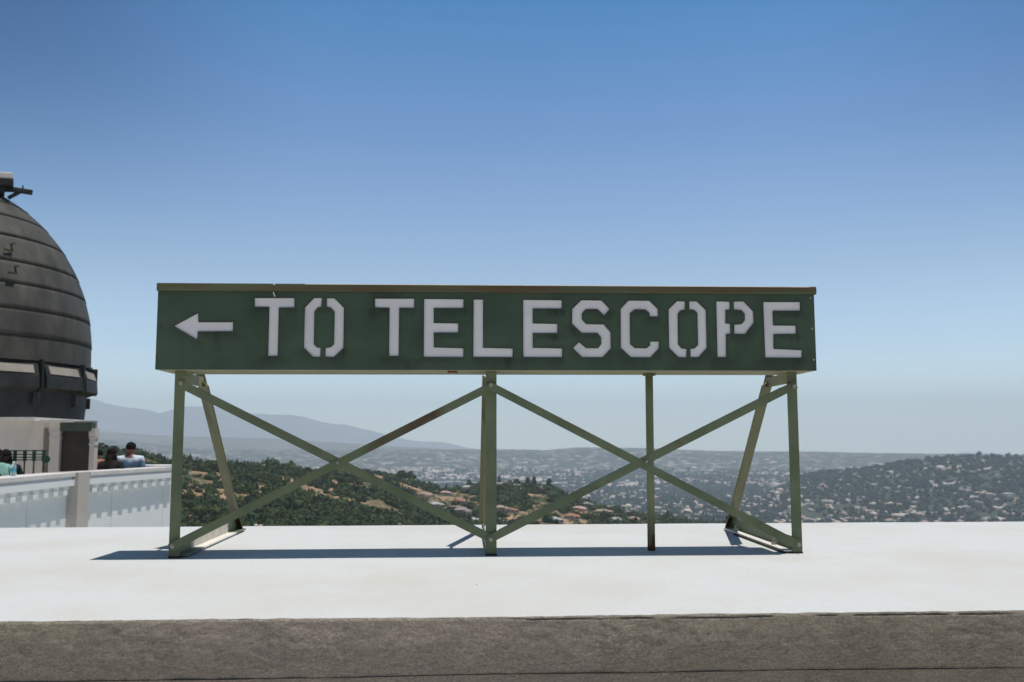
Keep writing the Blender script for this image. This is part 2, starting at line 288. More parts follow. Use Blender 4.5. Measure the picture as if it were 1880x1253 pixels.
def face_panel():
    from mathutils.geometry import delaunay_2d_cdt
    pts = []; edges = []
    def loop(lp, st=0.006):
        k0 = len(pts)
        for i in range(len(lp)):
            a = np.array(lp[i]); b = np.array(lp[(i + 1) % len(lp)]); n = max(1, int(np.linalg.norm(b - a) / st))
            for j in range(n): pts.append(tuple(a + (b - a) * j / n))
        k1 = len(pts); edges.extend([(i, i + 1 if i + 1 < k1 else k0) for i in range(k0, k1)])
    loop(outer)
    for h in holes: loop(h)
    gx = np.arange(xl + 0.004, xr - 0.002, 0.0065); gz = np.arange(zb + 0.004, zc + 0.010, 0.0065)
    r_ = np.random.default_rng(3)
    for x in gx:
        for z in gz: pts.append((x + r_.uniform(-.001, .001), z + r_.uniform(-.001, .001)))
    vo, eo, fo, *_ = delaunay_2d_cdt([Vector(p) for p in pts], edges, [], 0, 1e-6)
    V = np.array([v[:] for v in vo]); cen = np.array([V[list(f)].mean(0) for f in fo])
    inside = np.zeros(len(cen), bool)
    for h in holes:
        hp = np.array(h); c = np.zeros(len(cen), bool); j = len(hp) - 1
        for i in range(len(hp)):
            xi, zi = hp[i]; xj, zj = hp[j]
            with np.errstate(divide='ignore', invalid='ignore'): c ^= ((zi > cen[:, 1]) != (zj > cen[:, 1])) & (cen[:, 0] < (xj - xi) * (cen[:, 1] - zi) / (zj - zi) + xi)
            j = i
        inside |= c
    inside |= (cen[:, 0] < xl) | (cen[:, 0] > xr) | (cen[:, 1] < zb) | (cen[:, 1] > zc + 0.012)
    F_ = [f for f, k in zip(fo, inside) if not k]
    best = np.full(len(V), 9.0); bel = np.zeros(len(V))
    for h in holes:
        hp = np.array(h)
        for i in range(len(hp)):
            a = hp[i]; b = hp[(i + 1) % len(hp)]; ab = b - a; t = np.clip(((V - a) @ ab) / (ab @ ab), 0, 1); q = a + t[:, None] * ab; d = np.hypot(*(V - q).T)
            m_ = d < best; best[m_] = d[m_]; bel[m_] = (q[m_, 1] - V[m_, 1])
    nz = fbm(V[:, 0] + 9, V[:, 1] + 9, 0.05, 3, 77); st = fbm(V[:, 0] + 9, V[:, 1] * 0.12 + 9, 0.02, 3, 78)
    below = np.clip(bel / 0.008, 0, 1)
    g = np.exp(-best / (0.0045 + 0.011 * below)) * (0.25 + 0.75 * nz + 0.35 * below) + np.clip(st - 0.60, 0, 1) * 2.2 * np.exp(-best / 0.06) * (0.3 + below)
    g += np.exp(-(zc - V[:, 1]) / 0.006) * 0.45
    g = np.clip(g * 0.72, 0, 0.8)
    vs = [(x, YF, z) for x, z in V] + [(x, YF + 0.0035, z) for x, z in V]; n = len(V)
    fs = [tuple(f) for f in F_] + [tuple(i + n for i in reversed(f)) for f in F_]; cnt = {}
    for f in F_:
        for i in range(len(f)): e = (f[i], f[(i + 1) % len(f)]); cnt[e] = 1
    fs += [(b, a, a + n, b + n) for (a, b) in cnt if (b, a) not in cnt]
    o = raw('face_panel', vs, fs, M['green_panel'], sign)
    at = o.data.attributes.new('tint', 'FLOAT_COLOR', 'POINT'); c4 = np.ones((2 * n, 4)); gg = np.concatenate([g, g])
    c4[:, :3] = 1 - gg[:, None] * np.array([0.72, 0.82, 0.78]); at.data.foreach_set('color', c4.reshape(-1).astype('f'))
    bm = bmesh.new(); bm.from_mesh(o.data); bmesh.ops.recalc_face_normals(bm, faces=bm.faces); bm.to_mesh(o.data); bm.free()
def world_gly(pts): return [(fp(px, py).x, fp(px, py).z) for px, py in pts]
zc = (fp(289, 535).z + fp(1496, 540).z) / 2         # underside of the cap lip
holes = [world_gly(p) for _, p in GLY]
outer = [(xl, zb), (xr, zb), (xr, zc + 0.012), (xl, zc + 0.012)]
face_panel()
# grime gathered in the cut edges of the lettering: the thin returns behind the panel
names = {'arrow': 'arrow', 'letter': 'letter'}
for (nm, _), g in zip(GLY, holes):
    prism(nm, [g], YF + 0.0036, YF + 0.006, M['letter'], sign)
# box shell behind the face
bx = MB()
bx.box((xl, YF + 0.008, zb + 0.003), (xr, YF + BD, zt - 0.004))
o = bx.build('box_body', M['green_face'], sign)
bx = MB(); bx.box((xl + 0.001, YF + 0.0002, zb), (xr - 0.001, YF + BD - 0.001, zb + 0.0028)); bx.build('underside', M['green_under'], sign)
# rim filling between panel and body
bx = MB()
bx.box((xl, YF + 0.0036, zb + 0.003), (xl + 0.006, YF + 0.0079, zc)); bx.build('side_return', M['green_face'], sign)
bx = MB(); bx.box((xr - 0.006, YF + 0.0036, zb + 0.003), (xr, YF + 0.0079, zc))
bx.build('side_return', M['green_face'], sign)
# cap: thin lid with turned-down lip, overhanging the back
cp = MB()
cx0 = fp(289, 528).x - 0.001; cx1 = fp(1498, 534).x
cp.box((cx0, YF - 0.0045, zc), (cx1, YF - 0.0012, zt), bev=0.0008)
cp.box((cx0, YF - 0.0012, zt - 0.003), (cx1, YF + BD + 0.035, zt + 0.0015))
cp.box((cx0, YF + BD + 0.033, zc), (cx1, YF + BD + 0.035, zt - 0.0035))
cp.box((cx0, YF - 0.0011, zc), (cx0 + 0.003, YF + BD + 0.0325, zt - 0.0033))
cp.box((cx1 - 0.003, YF - 0.0011, zc), (cx1, YF + BD + 0.0325, zt - 0.0033))
cp.build('cap', M['rust_cap'], sign)
d = MB(); d.bar((fp(560, 525).x, YF - 0.003, zt + 0.0002), (cx1 - 0.02, YF - 0.003, zt + 0.0002), 0.0022, 0.004, (0, 1, 0), 0.0005); d.build('edge_highlight', M['white_paint'], sign)  # painted highlight: pale strip imitating sun on the cap edge
sx = fp(503, 522).x                                  # small notch and white drip of sealant in the cap
d = MB(); d.box((sx - 0.0015, YF - 0.006, zt - 0.003), (sx + 0.004, YF + 0.01, zt + 0.003), bev=0.001)
p0 = fp(502, 537); p1 = fp(505, 545); d.bar((p0.x, YF - 0.002, p0.z), (p1.x, YF - 0.002, p1.z), 0.003, 0.002, (0, 1, 0)); d.build('sealant_drip', M['white_paint'], sign)
for px, py in ((295, 598), (292, 655), (1491, 604), (1494, 661), (1488, 547), (297, 541)):
    q = fp(px, py); s_ = MB(); s_.cyl((q.x, YF + 0.001, q.z), (q.x, YF - 0.003, q.z), 0.0035, 0.0022, 8)
    s_.build('screw', M['steel'] if px > 1000 else M['rust'], sign)
# rust scab under the box bottom
q = fp(831, 684, YF + 0.09); d = MB(); d.box((q.x - 0.014, YF + 0.03, zb - 0.003), (q.x + 0.014, YF + 0.08, zb - 0.0003), bev=0.001); d.build('patch', M['rust'], sign)

# legs: angle irons (front flange + side flange going back)
T = 0.004
def legx(px, py): return fp(px, py, YL).x
LEGS = [((legx(332.5, 690) + legx(317, 1020)) / 2, 0.0285, 1), ((legx(900.5, 690) + legx(902, 1018)) / 2 + 0.001, 0.030, -1), ((legx(1455, 690) + legx(1463, 1010)) / 2, 0.0285, -1)]
for lx, wd, s in LEGS:
    a = MB(); a.box((lx - wd / 2, YL, 0.004), (lx + wd / 2, YL + T, zb - 0.0002), bev=0.0006)
    sx0 = lx + (wd / 2 - T if s > 0 else -wd / 2)
    if lx is LEGS[0][0]: sx0 = lx - wd / 2
    if lx is LEGS[2][0]: sx0 = lx + wd / 2 - T
    a.box((sx0, YL + T + 0.0001, 0.004), (sx0 + T, YL + T + 0.034, zb - 0.0002), bev=0.0006)
    leg = a.build('leg', M['green'], sign)
    f_ = MB(); f_.box((lx - wd / 2 - 0.001, YL - 0.001, 0), (lx + wd / 2 + 0.001, YL + 0.04, 0.0038)); f_.build('foot_shim', M['seam'], leg)
# bolts
def bolt(x, z, Y, r=0.0062, par=sign):
    s_ = MB(); s_.cyl((x, Y + 0.001, z), (x, Y - 0.003, z), r, r, 6); s_.cyl((x, Y - 0.003, z), (x, Y - 0.006, z), r * 0.55, r * 0.5, 10)
    s_.build('bolt', M['steel'], par)
# braces: (pixel a, pixel b, front layer?)
def brace(pa, pb, Y, m_, w_=0.0225):
    A = fp(*pa, Y); B = fp(*pb, Y); A.y = B.y = Y
    dr = (B - A).normalized(); n = Vector((0, 1, 0)); up = dr.cross(n); up = up if up.z > 0 else -up
    s_ = MB(); s_.bar(A - dr * 0.010, B + dr * 0.010, w_, 0.0032, (0, 1, 0), 0.0005)
    # upper turned-back edge (angle section)
    off = up * (w_ / 2 - 0.0016) + n * (0.0017 + 0.006)
    s_.bar(A + off + dr * 0.03, B + off - dr * 0.03, 0.003, 0.012, (0, 1, 0))
    return s_.build('brace', m_, sign)
Yb = YL - 0.0022
brace((333, 706), (901, 989), Yb - 0.0002, M['green'])
brace((318, 1003), (901, 710), Yb - 0.0040, M['rusty_brace'])
brace((902, 710), (1464, 1000), Yb - 0.0078, M['green'])
brace((901, 989), (1456, 709), Yb - 0.0002 - 0.0075 + 0.0036, M['green'])
for (px, py, k) in ((333, 704, .004), (318, 1003, .006), (901, 708, .0115), (901, 990, .0095), (1464, 1000, .0115), (1456, 710, .0085), (621, 850, .0080), (1185.5, 847.5, .0115)):
    q = fp(px, py, YL); bolt(q.x, q.z, YL - k, 0.0062 if px not in (621, 1185.5) else 0.0042)

# top brackets, rear struts and base angles
YRt = YL + 0.22; 
def strut(pt, pb, w_, m_, side):
    zb0 = 0.012
    B = onZ(pb[0], pb[1], zb0); A = fp(pt[0], pt[1], YRt); A.z = zb - 0.012
    s_ = MB(); s_.bar(A, B, w_, T, (side * 0.55, 0.9, 0)) ; 
    dr = (B - A).normalized(); n = Vector((side * 0.55, 0.9, 0)); n = (n - dr * n.dot(dr)).normalized(); x = n.cross(dr)
    k = -1 if x.x * side > 0 else 1
    s_.bar(A + x * k * (w_ / 2 - T / 2) + n * 0.014, B + x * k * (w_ / 2 - T / 2) + n * 0.014, T, 0.025, tuple(n))
    s_.build('rear_strut', m_, sign); return A, B
S = [strut((371, 692), (437, 968), 0.066, M['green_old'], 1), strut((895, 692), (887.5, 968), 0.014, M['green_old'], -1), strut((1410, 692), (1340, 966), 0.066, M['green_old'], -1)]
for i, (lx, wd, s) in enumerate(LEGS):
    A, B = S[i]
    s_ = MB(); dirx = A.x - lx
    s_.bar((lx, YL + 0.006, zb - 0.017), (A.x, A.y + 0.012, zb - 0.017), 0.030, T, (1 if i != 2 else -1, -0.4, 0)) if i != 1 else s_.box((lx - 0.010, YL + 0.006, zb - 0.03), (lx - 0.006, A.y, zb - 0.0005))
    s_.build('top_bracket', M['green_under'] if i != 1 else M['green'], sign)
# base angle left (white painted mid part), right (green upright flange, white flat flange)
def base_angle(lx, B, sgn, white):
    a0 = Vector((lx, YL + 0.006, 0)); a1 = Vector((B.x, B.y - 0.01, 0)); dr = (a1 - a0).normalized(); side = Vector((dr.y, -dr.x, 0)) * sgn
    hgt = 0.040; flat = 0.030; ln = (a1 - a0).length
    def seg(t0, t1, nm, mu, mf):
        p = a0 + dr * ln * t0; q = a0 + dr * ln * t1
        s_ = MB(); s_.bar(p + Vector((0, 0, hgt / 2 + 0.0046)), q + Vector((0, 0, hgt / 2 + 0.0046)), hgt, 0.004, tuple(side)); ob = s_.build(nm, mu, sign)
        s_ = MB(); s_.bar(p + side * (flat / 2 + 0.0023) + Vector((0, 0, 0.0066)), q + side * (flat / 2 + 0.0023) + Vector((0, 0, 0.0066)), 0.004 , flat, tuple(side)); s_.build('flange', mf, ob)
        return ob
    if white:
        seg(0.0, 0.20, 'base_angle', M['green'], M['green']); seg(0.201, 0.80, 'base_angle', M['cream_paint'], M['white_paint']); seg(0.801, 0.99, 'base_angle', M['green'], M['green'])
    else:
        seg(0.0, 0.97, 'base_angle', M['green'], M['white_paint'])
        s_ = MB(); s_.bar(a0 + side * 0.018 + Vector((0, 0, 0.0022)), a0 + dr * ln * 0.75 + side * 0.018 + Vector((0, 0, 0.0022)), 0.0036, 0.040, tuple(side)); s_.build('shim_strip', M['seam'], sign)
    return a0, dr, side, ln
base_angle(LEGS[0][0] + 0.002, S[0][1], 1, True)
a0, dr, side, ln = base_angle(LEGS[2][0] - 0.004, S[2][1], -1, False)
for t in (0.20, 0.80):
    p = a0 + dr * ln * t + side * 0.017
    s_ = MB(); s_.cyl(p + Vector((0, 0, 0.009)), p + Vector((0, 0, 0.0165)), 0.0085, seg=6); s_.cyl(p + Vector((0, 0, 0.0165)), p + Vector((0, 0, 0.026)), 0.0038, seg=10)
    s_.build('anchor_bolt', M['steel'], sign)
for x_ in (S[0][1], S[2][1]):          # strut foot gussets
    s_ = MB(); s_.box((x_.x - 0.02, x_.y - 0.03, 0.004), (x_.x + 0.02, x_.y - 0.026, 0.05)); s_.build('foot_gusset', M['green_old'], sign)
s_ = MB(); s_.box((LEGS[1][0] - 0.012, YL + 0.05, 0.004), (LEGS[1][0] - 0.008, S[1][1].y, 0.03)); s_.build('base_angle', M['green'], sign)
# conduit
q0 = onZ(1196, 1008, 0.004); qt = fp(1190, 687, q0.y)
s_ = MB(); s_.cyl((q0.x, q0.y, 0.016), (q0.x - 0.002, q0.y - 0.02, zb), 0.0112, seg=20); cdt = s_.build('conduit', M['conduit'], sign, True)
s_ = MB(); s_.cyl((q0.x, q0.y, 0.0), (q0.x, q0.y, 0.0155), 0.0114, seg=20); s_.cyl((q0.x + 0.004, q0.y - 0.010, 0.0), (q0.x + 0.004, q0.y - 0.011, 0.045), 0.004, seg=8); s_.build('conduit_foot', M['rust'], cdt, True)
s_ = MB(); s_.cyl((q0.x - 0.002, q0.y - 0.02, zb - 0.006), (q0.x - 0.002, q0.y - 0.02, zb - 0.0004), 0.019, seg=20); s_.build('collar', M['green_old'], cdt, True)
q = fp(1190, 866, q0.y); s_ = MB(); s_.cyl((q0.x - 0.001, q0.y - 0.010, q.z), (q0.x - 0.001, q0.y - 0.010, q.z + 0.003), 0.0122, seg=20); s_.build('clamp', M['cream_paint'], cdt, True)
offset_children(sign)

# ================================================================== FRONT PARAPET
Y0 = onZ(940, 1131, 0).y; Y1 = onZ(940, 962, 0).y
HC = Y0 * 0.0; 
zface = onY(940, 1239, Y0).z                     # lower edge of the slab face
X0, X1 = -4.6, 6.5
def gridmesh(name, P, m_, parent=None, smooth=True, tint=None):
    """P: (n, m, 3) array"""
    n, k = P.shape[:2]; idx = np.arange(n * k).reshape(n, k)
    f = np.stack([idx[:-1, :-1], idx[1:, :-1], idx[1:, 1:], idx[:-1, 1:]], -1).reshape(-1, 4)
    me = bpy.data.meshes.new(name); me.vertices.add(n * k); me.vertices.foreach_set('co', P.reshape(-1).astype('f'))
    me.loops.add(f.size); me.loops.foreach_set('vertex_index', f.reshape(-1).astype('i'))
    me.polygons.add(len(f)); me.polygons.foreach_set('loop_start', np.arange(0, f.size, 4, dtype='i'))
    me.update(calc_edges=True); me.polygons.foreach_set('use_smooth', np.full(len(f), smooth))
    for x in (m_ if isinstance(m_, list) else [m_]): me.materials.append(x)
    o = bpy.data.objects.new(name, me); COL.objects.link(o)
    if parent: o.parent = parent
    return o
# stucco for the rough front face (two tones meeting at a patch line, streaks, mossy foot)
m = bpy.data.materials.new('rough_brown_stucco'); m.use_nodes = True; N = m.node_tree.nodes; L = m.node_tree.links
bs = N['Principled BSDF']; bs.inputs['Roughness'].default_value = 0.9; bs.inputs['Specular IOR Level'].default_value = 0.2
tc = N.new('ShaderNodeTexCoord'); sp = N.new('ShaderNodeSeparateXYZ'); L.new(tc.outputs['Object'], sp.inputs[0])
def nse(s, st=(1, 1, 1), dt=8, dist=0.0):
    mp = N.new('ShaderNodeMapping'); mp.inputs['Scale'].default_value = st; L.new(tc.outputs['Object'], mp.inputs['Vector'])
    n = N.new('ShaderNodeTexNoise'); n.inputs['Scale'].default_value = s; n.inputs['Detail'].default_value = dt; n.inputs['Distortion'].default_value = dist
    n.inputs['Roughness'].default_value = 0.65; L.new(mp.outputs[0], n.inputs['Vector']); return n
def rmp(src, p0, c0, p1, c1):
    r_ = N.new('ShaderNodeValToRGB'); L.new(src, r_.inputs['Fac']); e = r_.color_ramp.elements
    e[0].position = p0; e[0].color = (*c0, 1); e[1].position = p1; e[1].color = (*c1, 1); return r_.outputs['Color']
def mixc(fac, a, b_):
    x = N.new('ShaderNodeMix'); x.data_type = 'RGBA'; L.new(fac, x.inputs['Factor'])
    for v, s in ((a, 'A'), (b_, 'B')):
        if isinstance(v, tuple): x.inputs[s].default_value = (*v, 1)
        else: L.new(v, x.inputs[s])
    return x.outputs['Result']
seamx = onY(1100, 1190, Y0).x; leftx = onY(190, 1190, Y0).x
warm = rmp(nse(4).outputs['Fac'], 0.3, (0.31, 0.27, 0.23), 0.75, (0.42, 0.37, 0.31))
cool = rmp(nse(5).outputs['Fac'], 0.3, (0.28, 0.25, 0.20), 0.75, (0.38, 0.34, 0.275))
st = N.new('ShaderNodeMath'); st.operation = 'GREATER_THAN'; L.new(sp.outputs['X'], st.inputs[0]); st.inputs[1].default_value = seamx
base = mixc(st.outputs[0], warm, cool)
mr = N.new('ShaderNodeMapRange'); mr.interpolation_type = 'SMOOTHSTEP'; mr.inputs['From Min'].default_value = leftx + 0.25; mr.inputs['From Max'].default_value = leftx - 0.15
L.new(sp.outputs['X'], mr.inputs['Value']); base = mixc(mr.outputs[0], base, cool)
spk = rmp(nse(55, (1, 1, 2.4), 10, 2.5).outputs['Fac'], 0.58, (0, 0, 0), 0.66, (1, 1, 1))
pat = rmp(nse(5, (1, 1, 2)).outputs['Fac'], 0.45, (0, 0, 0), 0.65, (1, 1, 1))
ml = N.new('ShaderNodeMath'); ml.operation = 'MULTIPLY'; L.new(spk, ml.inputs[0]); L.new(pat, ml.inputs[1])
ml2 = N.new('ShaderNodeMath'); ml2.operation = 'MULTIPLY'; L.new(ml.outputs[0], ml2.inputs[0]); ml2.inputs[1].default_value = 0.75
base = mixc(ml2.outputs[0], base, (0.85, 0.74, 0.64))  # raking sun painted as pale specks on the stucco
grn_ = rmp(nse(230, (1, 1, 1.2), 3).outputs['Fac'], 0.25, (0.62, 0.62, 0.62), 0.75, (1.3, 1.3, 1.3))
gm_ = N.new('ShaderNodeMix'); gm_.data_type = 'RGBA'; gm_.blend_type = 'MULTIPLY'; gm_.inputs['Factor'].default_value = 1; L.new(base, gm_.inputs['A']); L.new(grn_, gm_.inputs['B']); base = gm_.outputs['Result']
mz = N.new('ShaderNodeMapRange'); mz.inputs['From Min'].default_value = zface + 0.013; mz.inputs['From Max'].default_value = zface; L.new(sp.outputs['Z'], mz.inputs['Value'])
base = mixc(mz.outputs[0], base, (0.20, 0.19, 0.07))
L.new(base, bs.inputs['Base Color'])
bp = N.new('ShaderNodeBump'); bp.inputs['Strength'].default_value = 1.0; bp.inputs['Distance'].default_value = 0.007
hb_ = N.new('ShaderNodeMath'); hb_.operation = 'MULTIPLY_ADD'; L.new(nse(150, (1, 1, 1.3), 6, 0.4).outputs['Fac'], hb_.inputs[0]); hb_.inputs[1].default_value = 0.45
L.new(nse(30, (1, 1, 2.0), 10, 1.8).outputs['Fac'], hb_.inputs[2]); L.new(hb_.outputs[0], bp.inputs['Height']); L.new(bp.outputs['Normal'], bs.inputs['Normal'])
M['stucco_face'] = m

par = thing('parapet', 'wide white-topped parapet in the foreground with a rough brown front edge, carrying the green sign', 'parapet wall', (0, Y0, -1.31))
nx, nz_ = 2200, 60
xs = np.linspace(X0, X1, nx)
nzv = np.linspace(0, 1, nz_)
XX, TT = np.meshgrid(xs, nzv, indexing='ij')
ridge = (fbm(XX, TT * 0.1, 0.05, 4, 3) - 0.5) * 0.004 + (fbm(XX, TT * 0.1, 0.012, 3, 4) - 0.5) * 0.0012 + (fbm(XX + TT * 0.1, TT * 0.16 - XX * 0.4, 0.02, 4, 14) - 0.5) * 0.0018
ztop = (fbm(xs, xs * 0, 0.5, 3, 5) - 0.5) * 0.0035 + (fbm(xs, xs * 0, 0.03, 3, 6) - 0.5) * 0.002 - 0.0015
ZZ = (ztop[:, None]) * (1 - TT) + (zface + 0.001 * np.sin(XX * 3)) * TT
YY = Y0 + ridge - 0.003 * np.sin(np.clip(TT * 3.14, 0, 3.14)) + np.clip(0.04 - TT, 0, 1) * 0.09
# horizontal crack under the lip on the right half
cr = np.exp(-((ZZ + 0.0065 + 0.005 * (fbm(XX, XX * 0, 0.16, 4, 9) - 0.5)) / 0.0009) ** 2) * np.clip((XX - 0.0) * 6, 0, 1) * np.clip((fbm(XX, XX * 0, 0.10, 3, 12) - 0.40) * 9, 0, 1)
YY = YY + cr * 0.007
gridmesh('front_face', np.stack([XX, YY, ZZ], -1), M['stucco_face'], par)
# top surface, gently uneven, whitewash running to the lip
ys = np.concatenate([[0], np.linspace(0.012, Y1 - Y0, 60)])
XT, YT = np.meshgrid(np.linspace(X0, X1, 500), ys, indexing='ij')
zt_ = np.interp(XT[:, 0], xs, ztop)[:, None] * np.exp(-YT / 0.012) + (fbm(XT, YT, 0.35, 3, 8) - 0.5) * 0.0012 * np.clip(YT * 10, 0, 1) - 0.0006
zt_[:, -1] -= 0.004
yy_ = Y0 + YT + (YT == 0) * 0.0036
gridmesh('top_surface', np.stack([XT, yy_, zt_], -1), M['stucco_white'], par)
b_ = MB(); b_.box((X0, Y0 + 0.012, zface - 0.006), (X1, Y1 - 0.001, -0.008)); b_.build('slab_core', M['white_wall'], par)
b_ = MB(); b_.box((X0, Y0 + 0.004, -1.31), (X1, Y1 - 0.02, zface + 0.004)); b_.build('wall_body', M['stucco_face'], par)
cxs = np.linspace(X0, X1, 1600); hh = 0.0005 + 0.0012 * fbm(cxs, cxs * 0, 0.10, 3, 40); zc_ = zface + 0.001 * np.sin(cxs * 3) + 0.0035 * (fbm(cxs, cxs * 0, 0.3, 4, 41) - 0.5)
CP = np.stack([np.stack([cxs, np.full_like(cxs, Y0 - 0.0012), zc_ + hh], -1), np.stack([cxs, np.full_like(cxs, Y0 - 0.0022), zc_], -1), np.stack([cxs, np.full_like(cxs, Y0 + 0.0042), zc_ - hh], -1)], 1)
gridmesh('mossy_joint', CP, M['seam'], par)
# scattered grit on top
for px, py in ((875, 1074), (478, 966), (470, 965)):
    p = onZ(px, py, 0.0); g = MB(); g.ball((p.x, p.y, 0.001), 0.0018 if py > 970 else 0.008, (1, 0.7, 0.6), 8)
    g.build('grit', M['shade_wall'], par)
offset_children(par)

# ================================================================== terrace, building body
ZF = -1.31
o = MB(); o.box((-6.0, -12, ZF - 0.3), (14, Y0 + 0.3, ZF)); struct(o.build('terrace_floor', M['floor']))
YB = 0
# left part: parapet whose outer face looks to the right
ZP = H - 0.42
near = [onZ(-160, 891, ZP), onZ(0, 878, ZP), onZ(126, 868.3, ZP)]
far = [onZ(160, 866.3, ZP), onZ(315, 857.4, ZP)]
YB = far[1].y + 1.2
x_near = near[0].x; print('LEFTWALL', near, far)
An = Vector((near[2].x + (near[0].x - near[2].x) * 1.9, near[2].y + (near[0].y - near[2].y) * 1.9, 0)); Bn = Vector((near[2].x, near[2].y, 0))
Af = Vector((far[0].x, far[0].y - 0.1, 0)); Bf = Vector((far[1].x, far[1].y, 0))
lp = thing('parapet', 'white parapet wall with a dentil cornice, running away from the sign towards the domed building', 'parapet wall', (Bn.x, Bn.y, ZF))
def cornice_wall(A, B, step_end=True):
    dr = (B - A).normalized(); out = Vector((dr.y, -dr.x, 0)); ln = (B - A).length
    prof = [(0.0, -0.055, 0.10, 'coping'), (-0.055, -0.095, 0.055, 'white_wall'), (-0.095, -0.19, 0.09, 'white_wall'), (-0.19, -0.245, 0.02, 'white_wall')]
    for z1, z0, pr, mk in prof:
        s_ = MB(); c = A + out * (pr - 0.22) + Vector((0, 0, ZP + (z0 + z1) / 2)); c2 = c + dr * ln
        s_.bar(c, c2, (z1 - z0) - 0.0004, 0.44, tuple(out)); s_.build('coping' if mk == 'coping' else 'cornice', M[mk], lp)
    k = 0.1
    while k < ln - 0.12:
        s_ = MB(); c = A + dr * k + out * 0.0375 + Vector((0, 0, ZP - 0.28)); s_.bar(c, c + dr * 0.15, 0.07, 0.085, tuple(out)); s_.build('dentil', M['white_wall'], lp); k += 0.34
    s_ = MB(); c = A - out * 0.19 + Vector((0, 0, ZP - 0.2455 - 3.0)); s_.bar(c, c + dr * ln, 6.0, 0.36, tuple(out)); s_.build('wall_face', M['white_wall'], lp)
    k = 0.9
    while k < ln:
        c = A + dr * k + out * (-0.0105) + Vector((0, 0, ZP - 0.32)); s_ = MB(); s_.bar(c, c - Vector((0, 0, 3)), 0.012, 0.003, tuple(out)); k += 1.9; s_.build('panel_joint', M['shade_wall'], lp)
cornice_wall(An, Bn); cornice_wall(Af, Bf)
# step between both runs
drf = (Bf - Af).normalized(); outf = Vector((drf.y, -drf.x, 0))
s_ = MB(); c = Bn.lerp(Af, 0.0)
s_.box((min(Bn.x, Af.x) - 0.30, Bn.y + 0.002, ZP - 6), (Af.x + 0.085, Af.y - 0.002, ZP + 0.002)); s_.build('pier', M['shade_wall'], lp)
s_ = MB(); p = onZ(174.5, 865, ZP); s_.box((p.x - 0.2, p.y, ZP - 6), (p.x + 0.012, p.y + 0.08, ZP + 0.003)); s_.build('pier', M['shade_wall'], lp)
# return wall at the far end
bk = MB(); yb_ = Bf.y - 0.45
bk.box((onY(212, 850, yb_).x, yb_ + 0.452, ZP - 6), (Bf.x - 0.08, yb_ + 0.95, ZP + 0.004)); bk.build('return_wall', M['white_wall'], lp)
bk = MB(); bk.box((onY(212, 850, yb_).x - 0.02, yb_ + 0.44, ZP + 0.0045), (Bf.x - 0.04, yb_ + 1.0, ZP + 0.03)); bk.build('coping', M['white_wall'], lp)
offset_children(lp)
o = MB(); o.box((-30, 3.9, ZF - 7), (min(Bn.x, Bf.x) - 0.5, Bf.y + 0.2, ZF)); o.box((-30, Bf.y + 0.2, ZF - 7), (onY(200, 800, YB + 1.6).x, YB + 1.6, ZF)); struct(o.build('roof_terrace', M['floor']))
o = MB(); o.box((-30, -14, ZF - 14), (13, Y1 - 0.03, ZF - 0.31)); struct(o.build('terrace_base', M['white_wall']))

# ================================================================== dome building
DY = 26.5
cdir = ray(-156, 814); dc = Vector((cdir.x, cdir.y, 0)); sc_d = 25.0; dc = dc * sc_d       # forward depth about 25 m
DCX, DCY = dc.x, dc.y; D = math.hypot(DCX, DCY)
az_l, _ = az_slope(168, 640); az_c = math.atan2(DCX, DCY); RR = D * math.sin(az_l - az_c)
zeq = H + math.hypot(DCX, DCY) * az_slope(-156, 640)[1]
print('DOME', DCX, DCY, D, RR, zeq)
XB1 = onY(180, 800, 19.6).x
YB = Bf.y + 1.2
zroof = onY(100, 771, YB - 0.6).z
dm = thing('observatory_dome', 'weathered copper observatory dome with stepped bands on a pale building with a dark doorway', 'dome', (DCX, DCY, ZF))
def revolve(prof, n=128):
    vs = []; fs = []
    for r_, z in prof:
        for i in range(n):
            a = 2 * math.pi * i / n; vs.append((DCX + r_ * math.cos(a), DCY + r_ * math.sin(a), z))
    for j in range(len(prof) - 1):
        for i in range(n):
            a = j * n + i; b = j * n + (i + 1) % n; fs.append((a, b, b + n, a + n))
    return vs, fs
# band boundaries taken at the right edge of the dome
bandpx = [(167.5, 678), (169, 640), (167, 597), (158, 555), (145, 517), (120, 470), (84, 427), (50, 393)]
KZ = 1.13
bz = []
for px, py in bandpx:
    bz.append(H + D * (1 - (RR / D) ** 2) * az_slope(px, py)[1])
bz[0] = bz[0]
prof = []
zs = sorted(set(bz)) + [zeq + RR * KZ * 0.93, zeq + RR * KZ * 0.998]
def rad(z): return RR * math.sqrt(max(0.0, 1 - ((z - zeq) / (RR * KZ)) ** 2)) if z > zeq else RR
for k in range(len(zs) - 1):
    a, b = zs[k], zs[k + 1]
    for t in np.linspace(0, 1, 7):
        z = a + (b - a) * t; prof.append((rad(z) + 0.014 * (1 - t) , z))
    prof.append((rad(b) - 0.004, b + 0.001))
prof.append((0.02, zeq + RR * KZ))
vs, fs = revolve(prof); raw('dome_shell', vs, fs, M['copper'], dm, True)
# dark shadow joints under every band lip
for z in zs[1:-1]:
    vs, fs = revolve([(rad(z) + 0.0145, z + 0.008), (rad(z) + 0.017, z), (rad(z) + 0.004, z - 0.014)]); raw('band_seam', vs, fs, M['seam'], dm, True)
